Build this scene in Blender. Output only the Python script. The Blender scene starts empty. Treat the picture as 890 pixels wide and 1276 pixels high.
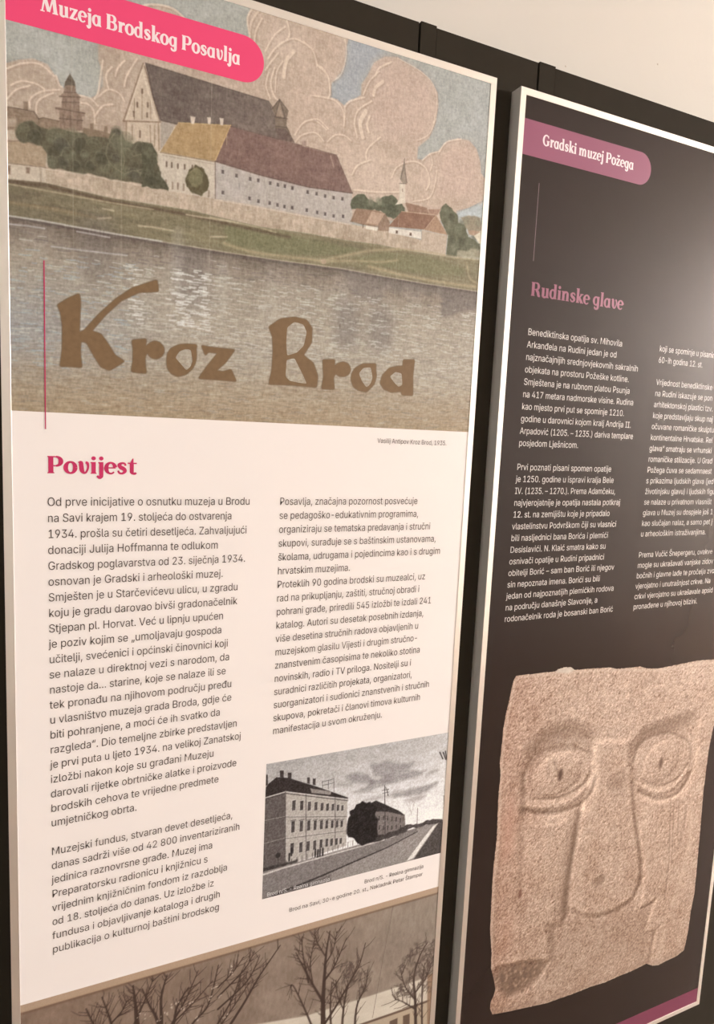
import bpy, math, random
import numpy as np
from mathutils import Vector
from mathutils.geometry import tessellate_polygon, delaunay_2d_cdt

sc = bpy.context.scene
col = sc.collection

# ---------------------------------------------------------------- camera
cam = bpy.data.cameras.new('camera')
cam.sensor_fit = 'HORIZONTAL'
cam.sensor_width = 36.0
cam.lens = 854.163616 / 890.0 * 36.0
cam.clip_start = 0.02
cam_ob = bpy.data.objects.new('camera', cam)
cam_ob.location = (0.037625, -1.041696, 1.547594)
cam_ob.rotation_euler = (1.448719, -0.046123, -0.438471)
col.objects.link(cam_ob)
sc.camera = cam_ob

# ---------------------------------------------------------------- world, lamps, exposure
world = bpy.data.worlds.new('world')
sc.world = world
world.use_nodes = True
world.node_tree.nodes['Background'].inputs[0].default_value = (1.0, 0.83, 0.72, 1)
world.node_tree.nodes['Background'].inputs[1].default_value = 0.06

def bulb(loc, power, radius, color):
    l = bpy.data.lights.new('ceiling_lamp', 'POINT')
    l.energy = power; l.color = color; l.shadow_soft_size = radius
    o = bpy.data.objects.new('ceiling_lamp', l)
    o.location = loc
    col.objects.link(o)
WARM = (1.0, 0.885, 0.84)
bulb((8.4, -1.6, 2.85), 2750, 0.20, WARM)      # one lamp well to each side of the two panels
bulb((-3.6, -1.8, 2.75), 120, 0.20, WARM)

sc.view_settings.view_transform = 'Standard'
sc.view_settings.look = 'None'
sc.view_settings.exposure = 0.79
sc.view_settings.gamma = 1.0
sc.view_settings.use_curve_mapping = False

# ---------------------------------------------------------------- colour and material helpers
WHITE_IN_PHOTO = (255, 233, 217)        # how blank paper comes out under the warm lamps
def lin(c):
    c = np.asarray(c, float) / 255.0
    return np.where(c <= 0.04045, c / 12.92, ((c + 0.055) / 1.055) ** 2.4)
def ink(c, paper=0.80):
    """printed colour: its share of what blank paper returns"""
    return np.clip(lin(c) / lin(WHITE_IN_PHOTO) * paper, 0, 0.9)

def principled(name, rough=0.6, spec=0.3, metal=0.0):
    m = bpy.data.materials.new(name)
    m.use_nodes = True
    b = m.node_tree.nodes['Principled BSDF']
    b.inputs['Roughness'].default_value = rough
    b.inputs['Specular IOR Level'].default_value = spec
    b.inputs['Metallic'].default_value = metal
    return m, b
def flat(name, rgb, rough=0.6, spec=0.3, metal=0.0, grain=0.0, scale=60.0, raw=False, bump=0.0):
    m, b = principled(name, rough, spec, metal)
    a = tuple(rgb) if raw else tuple(float(x) for x in ink(rgb))
    b.inputs['Base Color'].default_value = (*a, 1)
    nt = m.node_tree
    if grain or bump:
        tc = nt.nodes.new('ShaderNodeTexCoord')
        n = nt.nodes.new('ShaderNodeTexNoise')
        n.inputs['Scale'].default_value = scale
        n.inputs['Detail'].default_value = 6
        nt.links.new(tc.outputs['Object'], n.inputs['Vector'])
    if grain:
        mix = nt.nodes.new('ShaderNodeMix'); mix.data_type = 'RGBA'
        mix.inputs['A'].default_value = (*[x * (1 - grain) for x in a], 1)
        mix.inputs['B'].default_value = (*[min(x * (1 + grain), 1) for x in a], 1)
        nt.links.new(n.outputs['Fac'], mix.inputs['Factor'])
        nt.links.new(mix.outputs['Result'], b.inputs['Base Color'])
    if bump:
        bp = nt.nodes.new('ShaderNodeBump')
        bp.inputs['Strength'].default_value = bump
        bp.inputs['Distance'].default_value = 0.002
        nt.links.new(n.outputs['Fac'], bp.inputs['Height'])
        nt.links.new(bp.outputs['Normal'], b.inputs['Normal'])
    return m
def printed(name, rough=0.6, spec=0.25):
    """a printed picture: colours held per point of its mesh, with fine paper grain"""
    m, b = principled(name, rough, spec)
    nt = m.node_tree
    at = nt.nodes.new('ShaderNodeAttribute'); at.attribute_name = 'print'
    tc = nt.nodes.new('ShaderNodeTexCoord')
    n = nt.nodes.new('ShaderNodeTexNoise')
    n.inputs['Scale'].default_value = 420; n.inputs['Detail'].default_value = 3
    nt.links.new(tc.outputs['Object'], n.inputs['Vector'])
    mr = nt.nodes.new('ShaderNodeMapRange')
    mr.inputs['To Min'].default_value = 0.86; mr.inputs['To Max'].default_value = 1.14
    nt.links.new(n.outputs['Fac'], mr.inputs['Value'])
    mul = nt.nodes.new('ShaderNodeVectorMath'); mul.operation = 'SCALE'
    nt.links.new(at.outputs['Color'], mul.inputs[0])
    nt.links.new(mr.outputs['Result'], mul.inputs['Scale'])
    nt.links.new(mul.outputs['Vector'], b.inputs['Base Color'])
    return m

# ---------------------------------------------------------------- object helpers
def link(name, verts, faces, mat, parent=None, loc=(0, 0, 0)):
    me = bpy.data.meshes.new(name)
    me.from_pydata(verts, [], faces)
    me.update()
    if mat: me.materials.append(mat)
    o = bpy.data.objects.new(name, me)
    o.location = loc
    col.objects.link(o)
    if parent: hang(o, parent)
    return o
def hang(o, parent):
    o.parent = parent
    if parent.type == 'EMPTY': o.location.z += PH      # panel contents are measured down from its top edge
def empty(name, loc, label, cat, group=None):
    o = bpy.data.objects.new(name, None)
    o.empty_display_size = 0.1
    o.location = loc
    col.objects.link(o)
    o['label'] = label; o['category'] = cat
    if group: o['group'] = group
    return o
def tag(o, label, cat, group=None):
    o['label'] = label; o['category'] = cat
    if group: o['group'] = group
def structure(o):
    o['kind'] = 'structure'
def box_mesh(x0, y0, z0, x1, y1, z1, bev=0.0):
    import bmesh
    bm = bmesh.new()
    bmesh.ops.create_cube(bm, size=1.0)
    for v in bm.verts:
        v.co = Vector(((x0 + x1) / 2 + v.co.x * (x1 - x0), (y0 + y1) / 2 + v.co.y * (y1 - y0), (z0 + z1) / 2 + v.co.z * (z1 - z0)))
    if bev:
        bmesh.ops.bevel(bm, geom=list(bm.edges), offset=bev, segments=2, profile=0.7, affect='EDGES')
    v = [tuple(a.co) for a in bm.verts]
    bm.verts.index_update()
    f = [[a.index for a in q.verts] for q in bm.faces]
    bm.free()
    return v, f
def box(name, a, b, mat, parent=None, bev=0.0):
    v, f = box_mesh(*a, *b, bev)
    return link(name, v, f, mat, parent)

# ---------------------------------------------------------------- the room
FLOOR_Z = 0.0
PANEL_TOP = 2.15
PW, PH, PD = 0.760, 2.0302, 0.0273      # exhibition panel: width, height, depth (m)
FR = 0.0116                             # width of its frame seen from the front
BOARD_Y = PD                            # front face of the black partition boards
BOARD_T = 0.030
BOARD_TOP = PANEL_TOP + 0.0626

m_wall, b_wall = principled('cream_plaster', 0.9, 0.1)
nt = m_wall.node_tree
tc = nt.nodes.new('ShaderNodeTexCoord')
ns = nt.nodes.new('ShaderNodeTexNoise'); ns.inputs['Scale'].default_value = 1.7; ns.inputs['Detail'].default_value = 4
nt.links.new(tc.outputs['Object'], ns.inputs['Vector'])
mx = nt.nodes.new('ShaderNodeMix'); mx.data_type = 'RGBA'
mx.inputs['A'].default_value = (0.55, 0.55, 0.51, 1); mx.inputs['B'].default_value = (0.59, 0.59, 0.555, 1)
nt.links.new(ns.outputs['Fac'], mx.inputs['Factor'])
nt.links.new(mx.outputs['Result'], b_wall.inputs['Base Color'])
n2 = nt.nodes.new('ShaderNodeTexNoise'); n2.inputs['Scale'].default_value = 90
nt.links.new(tc.outputs['Object'], n2.inputs['Vector'])
bp = nt.nodes.new('ShaderNodeBump'); bp.inputs['Strength'].default_value = 0.08; bp.inputs['Distance'].default_value = 0.002
nt.links.new(n2.outputs['Fac'], bp.inputs['Height']); nt.links.new(bp.outputs['Normal'], b_wall.inputs['Normal'])

m_floor, b_fl = principled('brown_floor', 0.5, 0.3)
nt = m_floor.node_tree
tc = nt.nodes.new('ShaderNodeTexCoord')
wv = nt.nodes.new('ShaderNodeTexNoise'); wv.inputs['Scale'].default_value = 3.0; wv.inputs['Detail'].default_value = 8
mp = nt.nodes.new('ShaderNodeMapping'); mp.inputs['Scale'].default_value = (1, 9, 1)
nt.links.new(tc.outputs['Object'], mp.inputs['Vector']); nt.links.new(mp.outputs['Vector'], wv.inputs['Vector'])
mx = nt.nodes.new('ShaderNodeMix'); mx.data_type = 'RGBA'
mx.inputs['A'].default_value = (0.08, 0.05, 0.03, 1); mx.inputs['B'].default_value = (0.19, 0.12, 0.07, 1)
nt.links.new(wv.outputs['Fac'], mx.inputs['Factor']); nt.links.new(mx.outputs['Result'], b_fl.inputs['Base Color'])
m_ceil = flat('white_ceiling_paint', (0.70, 0.685, 0.655), 0.9, 0.1, raw=True)

WALL_Y = BOARD_Y + BOARD_T + 0.06
structure(box('floor', (-4, -5, -0.1), (9.5, WALL_Y, FLOOR_Z), m_floor))
structure(box('wall_back', (-4, WALL_Y, 0), (9.5, WALL_Y + 0.15, 3.3), m_wall))
m_front = flat('grey_beige_plaster', (0.44, 0.425, 0.395), 0.9, 0.1, grain=0.08, scale=2.0, raw=True)
structure(box('wall_front', (-4, -3.45, 0), (9.5, -3.3, 3.3), m_front))
structure(box('ceiling', (-4, -5, 3.3), (9.5, WALL_Y + 0.15, 3.4), m_ceil))

# two filled nail holes in the plaster above the partition
m_hole = flat('grey_filler', (0.50, 0.47, 0.42), 0.95, 0.1, raw=True)
def nail_hole(x, z, r, label):
    v = [(0, -0.0012, 0)]; f = []
    n = 14; rnd = random.Random(int(x * 1000))
    for i in range(n):
        a = 2 * math.pi * i / n; q = r * rnd.uniform(0.7, 1.2)
        v.append((q * math.cos(a), 0.0002, q * math.sin(a)))
    for i in range(n): f.append((0, 1 + (i + 1) % n, 1 + i))
    o = link('filled_nail_hole', v, f, m_hole, None, (x, WALL_Y, z))
    tag(o, label, 'nail hole')

# ---------------------------------------------------------------- black partition behind the panels
m_board = flat('black_board', (0.027, 0.0235, 0.0175), 0.9, 0.05, grain=0.12, scale=25, raw=True)
def board(name, x0, x1, top, y0, y1, label, group):
    o = box(name, (x0, y0, FLOOR_Z), (x1, y1, top), m_board, None, 0.0004)
    tag(o, label, 'partition', group); o['kind'] = 'thing'
board('partition_board', -0.60, 0.618, BOARD_TOP, BOARD_Y, BOARD_Y + BOARD_T, 'wide black partition board behind the white panel', 'black partition boards')
board('partition_board', 0.6525, 0.8645, BOARD_TOP, BOARD_Y, BOARD_Y + BOARD_T, 'narrow black partition board between the two upright joining posts, behind the gap of the panels', 'black partition boards')
board('partition_board', 0.9055, 2.30, BOARD_TOP, BOARD_Y, BOARD_Y + BOARD_T, 'wide black partition board behind the dark panel', 'black partition boards')
board('partition_post', 0.6222, 0.6520, BOARD_TOP + 0.0030, BOARD_Y, BOARD_Y + BOARD_T + 0.004, 'black joining post above the top right corner of the white panel', 'black joining posts')
board('partition_post', 0.8690, 0.9050, BOARD_TOP + 0.0030, BOARD_Y, BOARD_Y + BOARD_T + 0.004, 'black joining post above the top left corner of the dark panel', 'black joining posts')
nail_hole(1.002, PANEL_TOP + 0.1285, 0.0026, 'small grey filled nail hole in the cream wall, the left and lower of the two')
nail_hole(1.248, PANEL_TOP + 0.194, 0.0026, 'small grey filled nail hole in the cream wall, the right and higher of the two')

# ---------------------------------------------------------------- lettering
GLYPH = {
    '(': (273, '89,207 90,244 94,283 101,324 109,364 119,403 132,441 145,477 160,510 177,539 236,539 219,503 204,466 191,428 179,390 169,351 161,313 156,276 152,241 151,207 152,176 155,145 160,115 167,83 177,50 188,16 202,-19 218,-57 236,-96 177,-96 150,-46 128,4 111,55 99,106 92,156'),
    ')': (273, '37,-96 56,-56 72,-18 86,18 97,52 106,85 113,116 118,147 121,177 122,207 121,241 117,276 112,313 104,351 94,390 82,428 69,466 54,503 37,539 97,539 113,510 128,477 142,441 154,403 164,364 173,323 179,283 183,244 184,207 182,156 174,104 161,53 144,3 123,-47 97,-96'),
    ',': (187, '38,-119 68,71 137,71 84,-119'),
    '-': (453, '337,244 337,188 114,188 114,244'),
    '.': (187, '95,-4 83,-3 73,1 63,9 55,18 51,29 50,41 51,53 55,64 63,73 73,81 83,85 95,87 107,85 118,81 128,73 135,64 140,53 141,41 140,29 135,18 128,9 118,1 107,-3'),
    '/': (249, '235,533 71,-76 14,-76 178,533'),
    '0': (453, '227,-7 191,-3 158,7 130,24 105,48 85,77 69,113 57,155 50,202 48,254 50,306 57,353 69,395 85,431 106,461 130,484 159,502 191,512 227,516 262,512 295,502 323,484 348,461 368,431 384,395 396,353 403,306 405,254 403,202 396,155 384,113 368,77 348,48 323,24 295,7 263,-3|227,50 250,52 271,60 290,74 306,92 320,116 330,144 338,176 342,213 344,254 342,295 338,332 330,365 320,393 306,416 290,435 271,449 250,457 227,460 203,457 182,449 163,435 147,416 134,393 123,365 115,332 111,295 109,254 111,213 115,176 123,144 134,116 147,92 163,74 182,60 203,52'),
    '1': (453, '76,0 76,55 391,55 391,0|276,509 276,0 212,0 212,448 209,448 86,358 86,427 198,509'),
    '2': (453, '64,0 64,47 234,229 282,282 294,298 303,312 311,327 316,341 319,356 320,371 319,389 315,405 308,419 298,431 287,441 273,449 258,455 241,458 224,460 205,458 188,454 172,447 159,438 148,427 139,413 132,398 128,381 127,362 66,362 68,391 75,418 86,442 102,464 121,482 143,496 168,507 196,513 225,516 254,513 281,507 306,497 328,482 346,465 361,445 372,423 379,398 381,372 380,354 377,336 371,318 363,299 351,280 336,259 317,235 294,209 267,180 153,60 153,57 389,57 389,0'),
    '3': (453, '218,-7 188,-5 159,1 133,10 108,22 88,38 70,57 57,79 48,104 44,132 109,132 112,115 118,100 126,87 137,76 150,66 165,59 182,54 200,51 219,50 239,51 258,55 275,61 291,69 304,80 315,93 323,108 328,125 329,145 328,163 323,180 316,196 306,211 292,223 275,234 254,241 229,246 201,248 157,248 157,299 288,448 288,452 70,452 70,509 372,509 372,461 211,278 211,289 247,290 279,286 308,276 333,262 354,244 371,222 383,198 391,173 393,145 390,116 383,90 370,66 354,45 333,27 309,12 281,2 251,-5'),
    '4': (453, '40,105 40,158 247,509 311,509 109,166 109,163 413,163 413,105|282,0 282,318 343,318 343,0'),
    '5': (453, '221,-7 192,-5 165,1 140,11 118,25 99,41 83,60 71,82 63,105 60,130 122,130 125,115 130,102 138,89 148,78 160,68 173,60 188,54 204,51 221,50 241,51 259,56 276,64 291,75 304,89 314,104 322,122 326,141 328,162 326,183 321,203 314,221 303,237 290,251 275,262 257,270 238,275 218,277 201,276 184,273 167,268 152,262 139,255 128,246 67,253 96,509 366,509 366,452 151,452 134,301 136,301 148,311 162,318 178,325 194,330 212,333 229,334 252,332 274,328 294,321 313,311 330,299 345,285 358,269 370,251 379,231 386,210 390,187 391,163 388,132 381,102 369,76 352,52 332,32 309,15 282,3 253,-4'),
    '6': (453, '226,-7 196,-4 168,3 142,15 119,31 100,51 84,74 73,101 66,130 64,162 65,187 71,212 80,239 93,268 112,302 137,340 252,509 322,509 151,261 145,261 165,288 196,307 208,311 221,313 235,314 265,312 291,305 316,295 337,280 355,262 370,240 380,215 387,187 389,157 387,127 379,98 368,73 352,50 333,30 310,14 284,3 257,-4|226,48 245,50 263,55 279,63 293,73 304,86 314,101 322,119 326,137 327,157 326,178 322,196 314,213 304,228 293,241 279,251 263,259 245,264 226,265 207,264 190,259 174,252 160,241 148,229 138,214 131,197 126,179 125,158 126,138 131,119 138,102 148,86 160,73 174,63 190,55 207,50'),
    '7': (453, '97,0 323,448 323,452 62,452 62,509 391,509 391,449 165,0'),
    '8': (453, '226,-7 193,-5 163,1 136,11 111,25 91,42 74,62 62,84 54,109 52,135 53,156 58,176 65,195 75,212 87,228 101,241 117,252 134,260 153,265 153,267 129,276 109,289 93,308 80,330 73,354 70,380 73,405 79,429 90,450 106,469 124,485 146,498 170,508 197,514 226,516 255,514 282,508 306,498 328,485 346,469 361,450 373,429 379,405 382,380 379,354 372,330 359,308 343,289 323,276 300,267 300,265 319,260 335,252 351,241 365,228 377,212 387,195 395,176 399,156 401,135 398,109 391,84 378,62 362,42 341,25 317,11 289,1 259,-5|226,49 248,50 267,54 285,60 300,69 313,79 323,91 331,106 335,121 337,139 335,157 330,173 322,189 312,202 298,213 283,223 265,230 247,234 226,235 206,234 187,230 169,223 154,213 140,202 130,189 122,173 117,157 115,139 117,121 121,106 129,91 139,79 152,69 167,60 185,54 205,50|226,290 244,291 260,294 274,300 287,308 298,318 307,330 314,344 318,359 319,376 318,392 314,407 308,420 299,432 288,442 275,449 260,455 244,459 226,460 208,459 192,455 177,449 164,442 153,432 145,420 138,407 134,392 133,376 134,359 138,344 145,330 154,318 165,308 178,300 193,294 209,291'),
    '9': (453, '226,516 256,513 285,506 310,494 333,478 352,458 368,434 380,408 387,378 389,347 387,322 382,296 373,270 359,240 340,207 315,168 200,0 130,0 301,248 307,248 287,221 257,202 245,198 232,195 218,195 188,197 161,203 137,214 116,229 98,247 83,269 72,294 66,321 64,352 66,382 73,411 85,436 101,459 120,479 143,494 168,506 196,513|226,460 207,459 190,454 174,446 160,435 148,423 138,407 131,390 127,372 125,352 127,331 131,313 138,295 148,280 160,268 174,257 190,250 207,245 226,243 245,245 263,249 279,257 293,267 305,280 314,295 322,312 326,330 327,350 326,371 322,390 314,407 305,422 293,435 279,446 263,454 245,459'),
    ':': (187, '95,-4 83,-3 73,1 63,9 55,18 51,29 50,41 51,53 55,64 63,73 73,81 83,85 95,87 107,85 118,81 128,73 135,64 140,53 141,41 140,29 135,18 128,9 118,1 107,-3|95,271 83,272 73,277 63,284 55,294 51,304 50,316 51,328 55,339 63,349 73,356 83,360 95,362 107,360 118,356 128,349 135,339 140,328 141,316 140,304 135,294 128,284 118,277 107,272'),
    'A': (479, '16,0 201,509 276,509 463,0 395,0 287,302 264,372 232,478 245,478 213,371 191,302 85,0|110,142 110,199 370,199 370,142'),
    'B': (456, '60,0 60,509 241,509 274,507 304,501 329,491 350,477 367,461 381,442 390,421 396,398 398,374 397,353 393,336 387,320 378,307 368,295 356,286 343,278 329,272 315,267 315,262 331,260 347,254 363,245 378,234 391,220 402,203 411,184 416,161 418,136 416,111 410,88 400,67 386,48 368,31 344,18 317,8 284,2 247,0|125,57 245,57 281,60 309,67 330,80 344,96 353,115 355,137 354,153 350,169 342,184 333,197 320,209 306,218 289,225 269,229 248,231 125,231|125,285 238,285 256,287 273,290 288,296 302,304 314,314 323,326 330,340 335,355 336,372 333,393 326,412 313,429 294,442 270,449 240,452 125,452'),
    'C': (510, '267,-7 225,-3 186,7 150,25 119,49 92,79 70,115 53,157 44,203 40,254 44,305 53,352 70,393 92,429 119,459 150,484 186,501 225,512 267,516 293,514 317,511 340,504 362,496 383,485 402,471 419,456 435,438 448,418 459,397 467,373 473,348 408,348 404,365 397,380 389,395 380,407 369,418 357,428 344,437 330,444 315,449 300,453 284,455 267,456 237,453 209,445 184,432 161,414 141,391 125,364 113,332 106,295 103,254 106,213 113,177 125,145 141,117 161,94 184,76 210,63 237,56 267,53 284,54 300,56 315,60 330,65 344,72 357,81 369,90 380,102 389,114 397,128 404,144 408,160 473,160 467,135 459,112 448,91 435,71 420,53 402,38 383,24 363,13 341,5 317,-2 293,-6'),
    'D': (502, '219,0 96,0 96,57 215,57 254,60 288,68 318,81 343,99 363,122 379,149 390,181 397,216 399,255 397,294 390,329 379,361 364,388 344,410 320,428 291,441 258,449 221,452 93,452 93,509 225,509 273,505 315,495 353,478 385,455 412,426 433,391 449,351 458,306 462,255 458,205 449,159 433,119 411,83 384,54 351,31 312,14 268,3|125,509 125,0 60,0 60,509'),
    'E': (418, '60,0 60,509 372,509 372,452 125,452 125,286 355,286 355,229 125,229 125,57 375,57 375,0'),
    'F': (410, '60,0 60,509 369,509 369,452 125,452 125,278 346,278 346,221 125,221 125,0'),
    'G': (520, '269,-7 225,-3 185,7 149,25 118,49 91,79 69,116 53,157 43,203 40,254 43,305 53,352 69,393 91,429 117,459 149,484 184,501 223,512 265,516 291,514 316,510 340,504 363,494 384,483 403,469 421,453 436,436 449,416 460,395 468,373 474,349 408,349 402,365 395,379 387,393 378,406 368,417 356,427 344,436 330,443 300,453 283,455 265,456 236,453 209,445 183,432 160,414 141,392 125,364 113,332 106,295 103,254 106,213 113,177 125,145 141,117 161,95 184,76 210,63 238,56 269,53 296,55 322,61 345,71 365,85 382,102 396,123 407,147 413,173 415,202 434,199 283,199 283,256 478,256 478,200 475,160 466,124 451,91 431,62 406,38 377,19 344,5 308,-4'),
    'H': (516, '60,0 60,509 125,509 125,289 392,289 392,509 457,509 457,0 392,0 392,232 125,232 125,0'),
    'I': (300, '31,0 31,57 118,57 118,452 31,452 31,509 269,509 269,452 183,452 183,57 269,57 269,0'),
    'J': (396, '185,-7 143,-2 106,11 75,33 52,63 38,100 33,145 33,173 98,173 98,145 100,117 108,93 122,74 139,61 160,53 185,50 209,53 230,61 248,74 261,93 269,117 272,145 272,509 336,509 336,145 332,100 318,63 294,33 263,11 227,-2'),
    'K': (466, '104,145 104,216 139,261 174,303 212,344 364,509 448,509 231,276 228,276|60,0 60,509 125,509 125,334 124,225 125,193 125,0|372,0 188,259 228,309 449,0'),
    'L': (393, '60,0 60,509 125,509 125,57 361,57 361,0'),
    'M': (628, '60,0 60,509 152,509 277,187 287,159 299,123 311,84 322,49 307,49 318,83 330,121 342,158 352,187 476,509 568,509 568,0 504,0 504,327 507,457 513,457 498,409 482,363 467,322 456,291 342,0 286,0 170,291 159,321 145,361 129,408 112,457 119,457 122,328 122,0'),
    'N': (523, '60,0 60,509 136,509 343,183 363,151 388,107 414,55 405,54 401,108 399,157 399,509 463,509 463,0 387,0 202,290 177,331 148,381 108,452 119,454 122,384 124,328 125,291 125,0'),
    'O': (533, '267,-7 225,-3 186,7 150,25 119,49 92,79 70,115 53,157 44,203 40,254 44,305 53,352 70,393 92,429 119,459 150,484 186,501 225,512 267,516 309,512 348,501 384,484 415,459 442,429 464,393 480,352 490,305 493,254 490,203 480,157 464,115 442,79 415,49 384,25 348,7 309,-3|267,53 296,55 324,63 349,76 372,94 392,116 408,144 420,176 428,213 430,254 428,295 420,332 408,365 392,392 372,415 349,433 324,446 296,453 267,456 237,453 210,445 184,433 161,415 142,392 125,364 113,332 106,295 103,254 106,213 113,176 125,144 142,117 161,94 184,76 210,63 237,55'),
    'P': (444, '60,0 60,509 235,509 272,506 305,499 332,487 356,471 375,452 390,430 400,404 407,377 409,348 407,318 400,291 390,265 375,243 356,223 332,207 305,195 272,188 235,186 109,186 109,242 233,242 257,244 279,248 297,256 312,266 324,279 333,294 339,310 343,328 344,348 343,367 339,385 333,402 324,416 312,428 297,439 279,446 257,451 232,452 125,452 125,0'),
    'R': (449, '60,0 60,509 236,509 273,506 305,500 333,489 356,473 376,455 390,433 401,408 407,381 409,352 407,323 401,296 390,271 376,250 356,232 333,217 305,206 273,200 236,198 96,198 96,255 234,255 258,256 280,260 298,267 313,276 325,287 334,300 340,316 344,333 345,352 344,371 340,389 334,405 325,419 313,430 298,440 279,446 258,451 233,452 125,452 125,0|353,0 230,229 303,229 428,0'),
    'S': (446, '224,-9 188,-7 156,-1 128,9 102,23 81,40 64,60 51,83 42,109 38,137 104,137 108,118 114,102 123,88 136,76 150,66 166,59 185,53 204,50 224,49 246,50 267,54 286,60 303,69 317,79 329,92 338,106 344,122 346,139 344,154 340,168 332,179 322,189 310,197 296,205 245,222 184,239 145,253 112,269 86,289 67,313 56,341 52,372 54,400 62,425 75,448 92,468 113,484 138,498 165,508 195,514 227,516 259,514 289,508 316,498 340,484 360,468 377,449 390,427 398,403 401,378 337,378 332,402 320,421 302,437 280,449 254,456 225,459 204,457 185,454 167,448 152,440 139,430 129,418 121,405 117,391 115,376 117,359 122,345 131,334 142,324 155,315 169,308 212,293 264,279 312,264 344,248 359,238 372,226 384,213 395,198 402,180 407,161 408,139 406,112 399,87 386,64 370,43 349,25 323,11 294,0 261,-7'),
    'T': (448, '32,452 32,509 417,509 417,452 257,452 257,0 193,0 193,452'),
    'U': (517, '259,-8 220,-6 186,2 154,15 126,33 103,55 85,80 71,108 63,140 60,173 60,509 124,509 124,178 126,155 132,133 141,113 153,95 169,80 187,68 208,59 232,53 259,52 285,53 309,59 331,68 349,80 364,95 377,113 385,133 391,155 393,178 393,509 457,509 457,173 454,140 446,108 433,80 414,55 391,33 363,15 332,2 297,-6'),
    'V': (479, '204,0 16,509 84,509 192,206 215,137 248,31 235,31 267,138 290,206 395,509 463,509 278,0'),
    'Z': (438, '42,0 42,46 273,385 306,431 341,476 348,454 285,452 40,452 40,509 397,509 397,462 169,129 134,81 97,33 90,54 152,57 399,57 399,0'),
    'a': (389, '160,-9 137,-7 115,-3 94,5 76,15 60,29 48,45 38,63 32,84 30,108 32,128 36,146 43,161 53,174 64,184 78,193 92,200 108,206 125,211 178,220 234,227 265,235 276,255 275,272 272,285 267,297 260,307 251,315 240,322 227,327 212,330 196,331 178,330 163,327 149,322 118,301 100,274 41,291 51,313 64,331 79,346 95,358 114,368 133,375 153,380 173,383 194,384 239,379 255,375 271,369 286,360 300,350 312,336 322,320 330,301 335,278 337,251 337,0 277,0 277,52 272,52 252,25 242,16 229,8 215,1 199,-4 181,-7|170,45 192,47 211,51 228,59 242,68 254,80 263,93 270,108 274,122 276,138 276,190 259,182 231,176 200,171 175,168 134,159 122,153 112,147 103,139 97,130 93,118 92,105 93,93 96,82 102,72 109,64 119,57 130,52 142,48 156,46'),
    'b': (424, '229,-8 208,-7 189,-3 172,4 159,12 147,21 138,31 118,59 112,59 112,0 53,0 53,509 114,509 114,319 118,319 137,346 147,355 158,364 171,373 188,379 207,383 229,384 259,382 287,374 313,361 335,342 354,320 370,293 381,261 388,227 390,189 388,151 381,116 370,84 355,57 336,34 313,16 288,3 260,-6|220,47 242,49 262,55 279,66 294,80 306,97 316,117 323,139 327,163 328,189 327,215 323,239 316,261 307,281 295,298 280,311 262,322 243,328 220,330 198,328 178,322 161,312 147,299 134,282 125,263 118,241 114,216 113,189 114,162 118,138 125,115 135,95 147,78 162,65 179,55 198,49'),
    'c': (395, '207,-8 174,-5 144,3 117,16 93,35 72,58 56,85 44,116 37,150 34,187 37,225 44,260 56,291 72,318 93,341 117,360 144,374 174,382 207,384 226,384 243,381 260,377 276,371 291,364 305,356 318,346 330,335 340,322 349,308 356,293 362,277 303,262 290,289 270,311 242,325 207,330 184,328 163,321 145,310 130,296 118,278 108,258 102,236 98,212 96,187 98,163 102,139 108,117 118,97 130,80 145,66 163,55 184,49 207,46 243,52 271,66 292,89 304,117 363,102 357,86 350,70 341,56 331,43 319,32 306,21 292,12 277,5 261,-1 244,-5 226,-7'),
    'd': (424, '195,-8 165,-6 137,3 111,16 89,34 70,57 55,84 43,116 36,151 34,189 36,227 43,261 55,293 70,320 89,342 112,361 137,374 165,382 196,384 218,383 237,379 253,373 267,364 278,355 287,346 306,319 311,319 311,509 372,509 372,0 313,0 313,59 307,59 287,31 277,21 266,12 252,4 236,-3 217,-7|205,47 226,49 246,55 263,65 278,78 290,95 299,115 306,138 310,162 312,189 310,216 306,241 300,263 290,282 278,299 263,312 246,322 227,328 205,330 182,328 162,322 145,311 130,298 118,281 108,261 102,239 98,215 96,189 98,163 102,139 109,117 118,97 130,80 145,66 162,55 182,49'),
    'e': (403, '212,-8 177,-5 145,3 117,16 92,35 72,58 56,85 44,116 37,150 34,187 36,224 44,258 55,290 71,317 91,340 115,359 142,373 172,382 205,384 226,383 246,380 266,374 285,366 303,355 319,341 334,324 347,305 357,282 365,256 370,227 371,194 371,169 75,169 75,221 338,221 310,202 308,226 304,248 298,269 288,286 277,301 263,314 246,323 227,328 205,330 183,328 164,323 146,313 131,301 119,286 109,270 102,251 97,231 96,211 96,178 98,151 102,127 110,106 121,88 135,73 151,61 169,53 190,48 212,46 227,47 241,49 254,53 265,58 276,65 285,73 294,82 306,105 365,91 358,72 348,55 335,39 320,26 302,14 283,4 261,-3 237,-7'),
    'f': (253, '228,379 228,327 6,327 6,379|81,0 81,432 82,452 87,470 96,486 107,499 120,510 135,519 152,525 169,529 187,530 222,527 243,521 227,468 215,472 195,474 178,472 164,468 154,460 147,449 143,435 142,419 142,0'),
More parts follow.
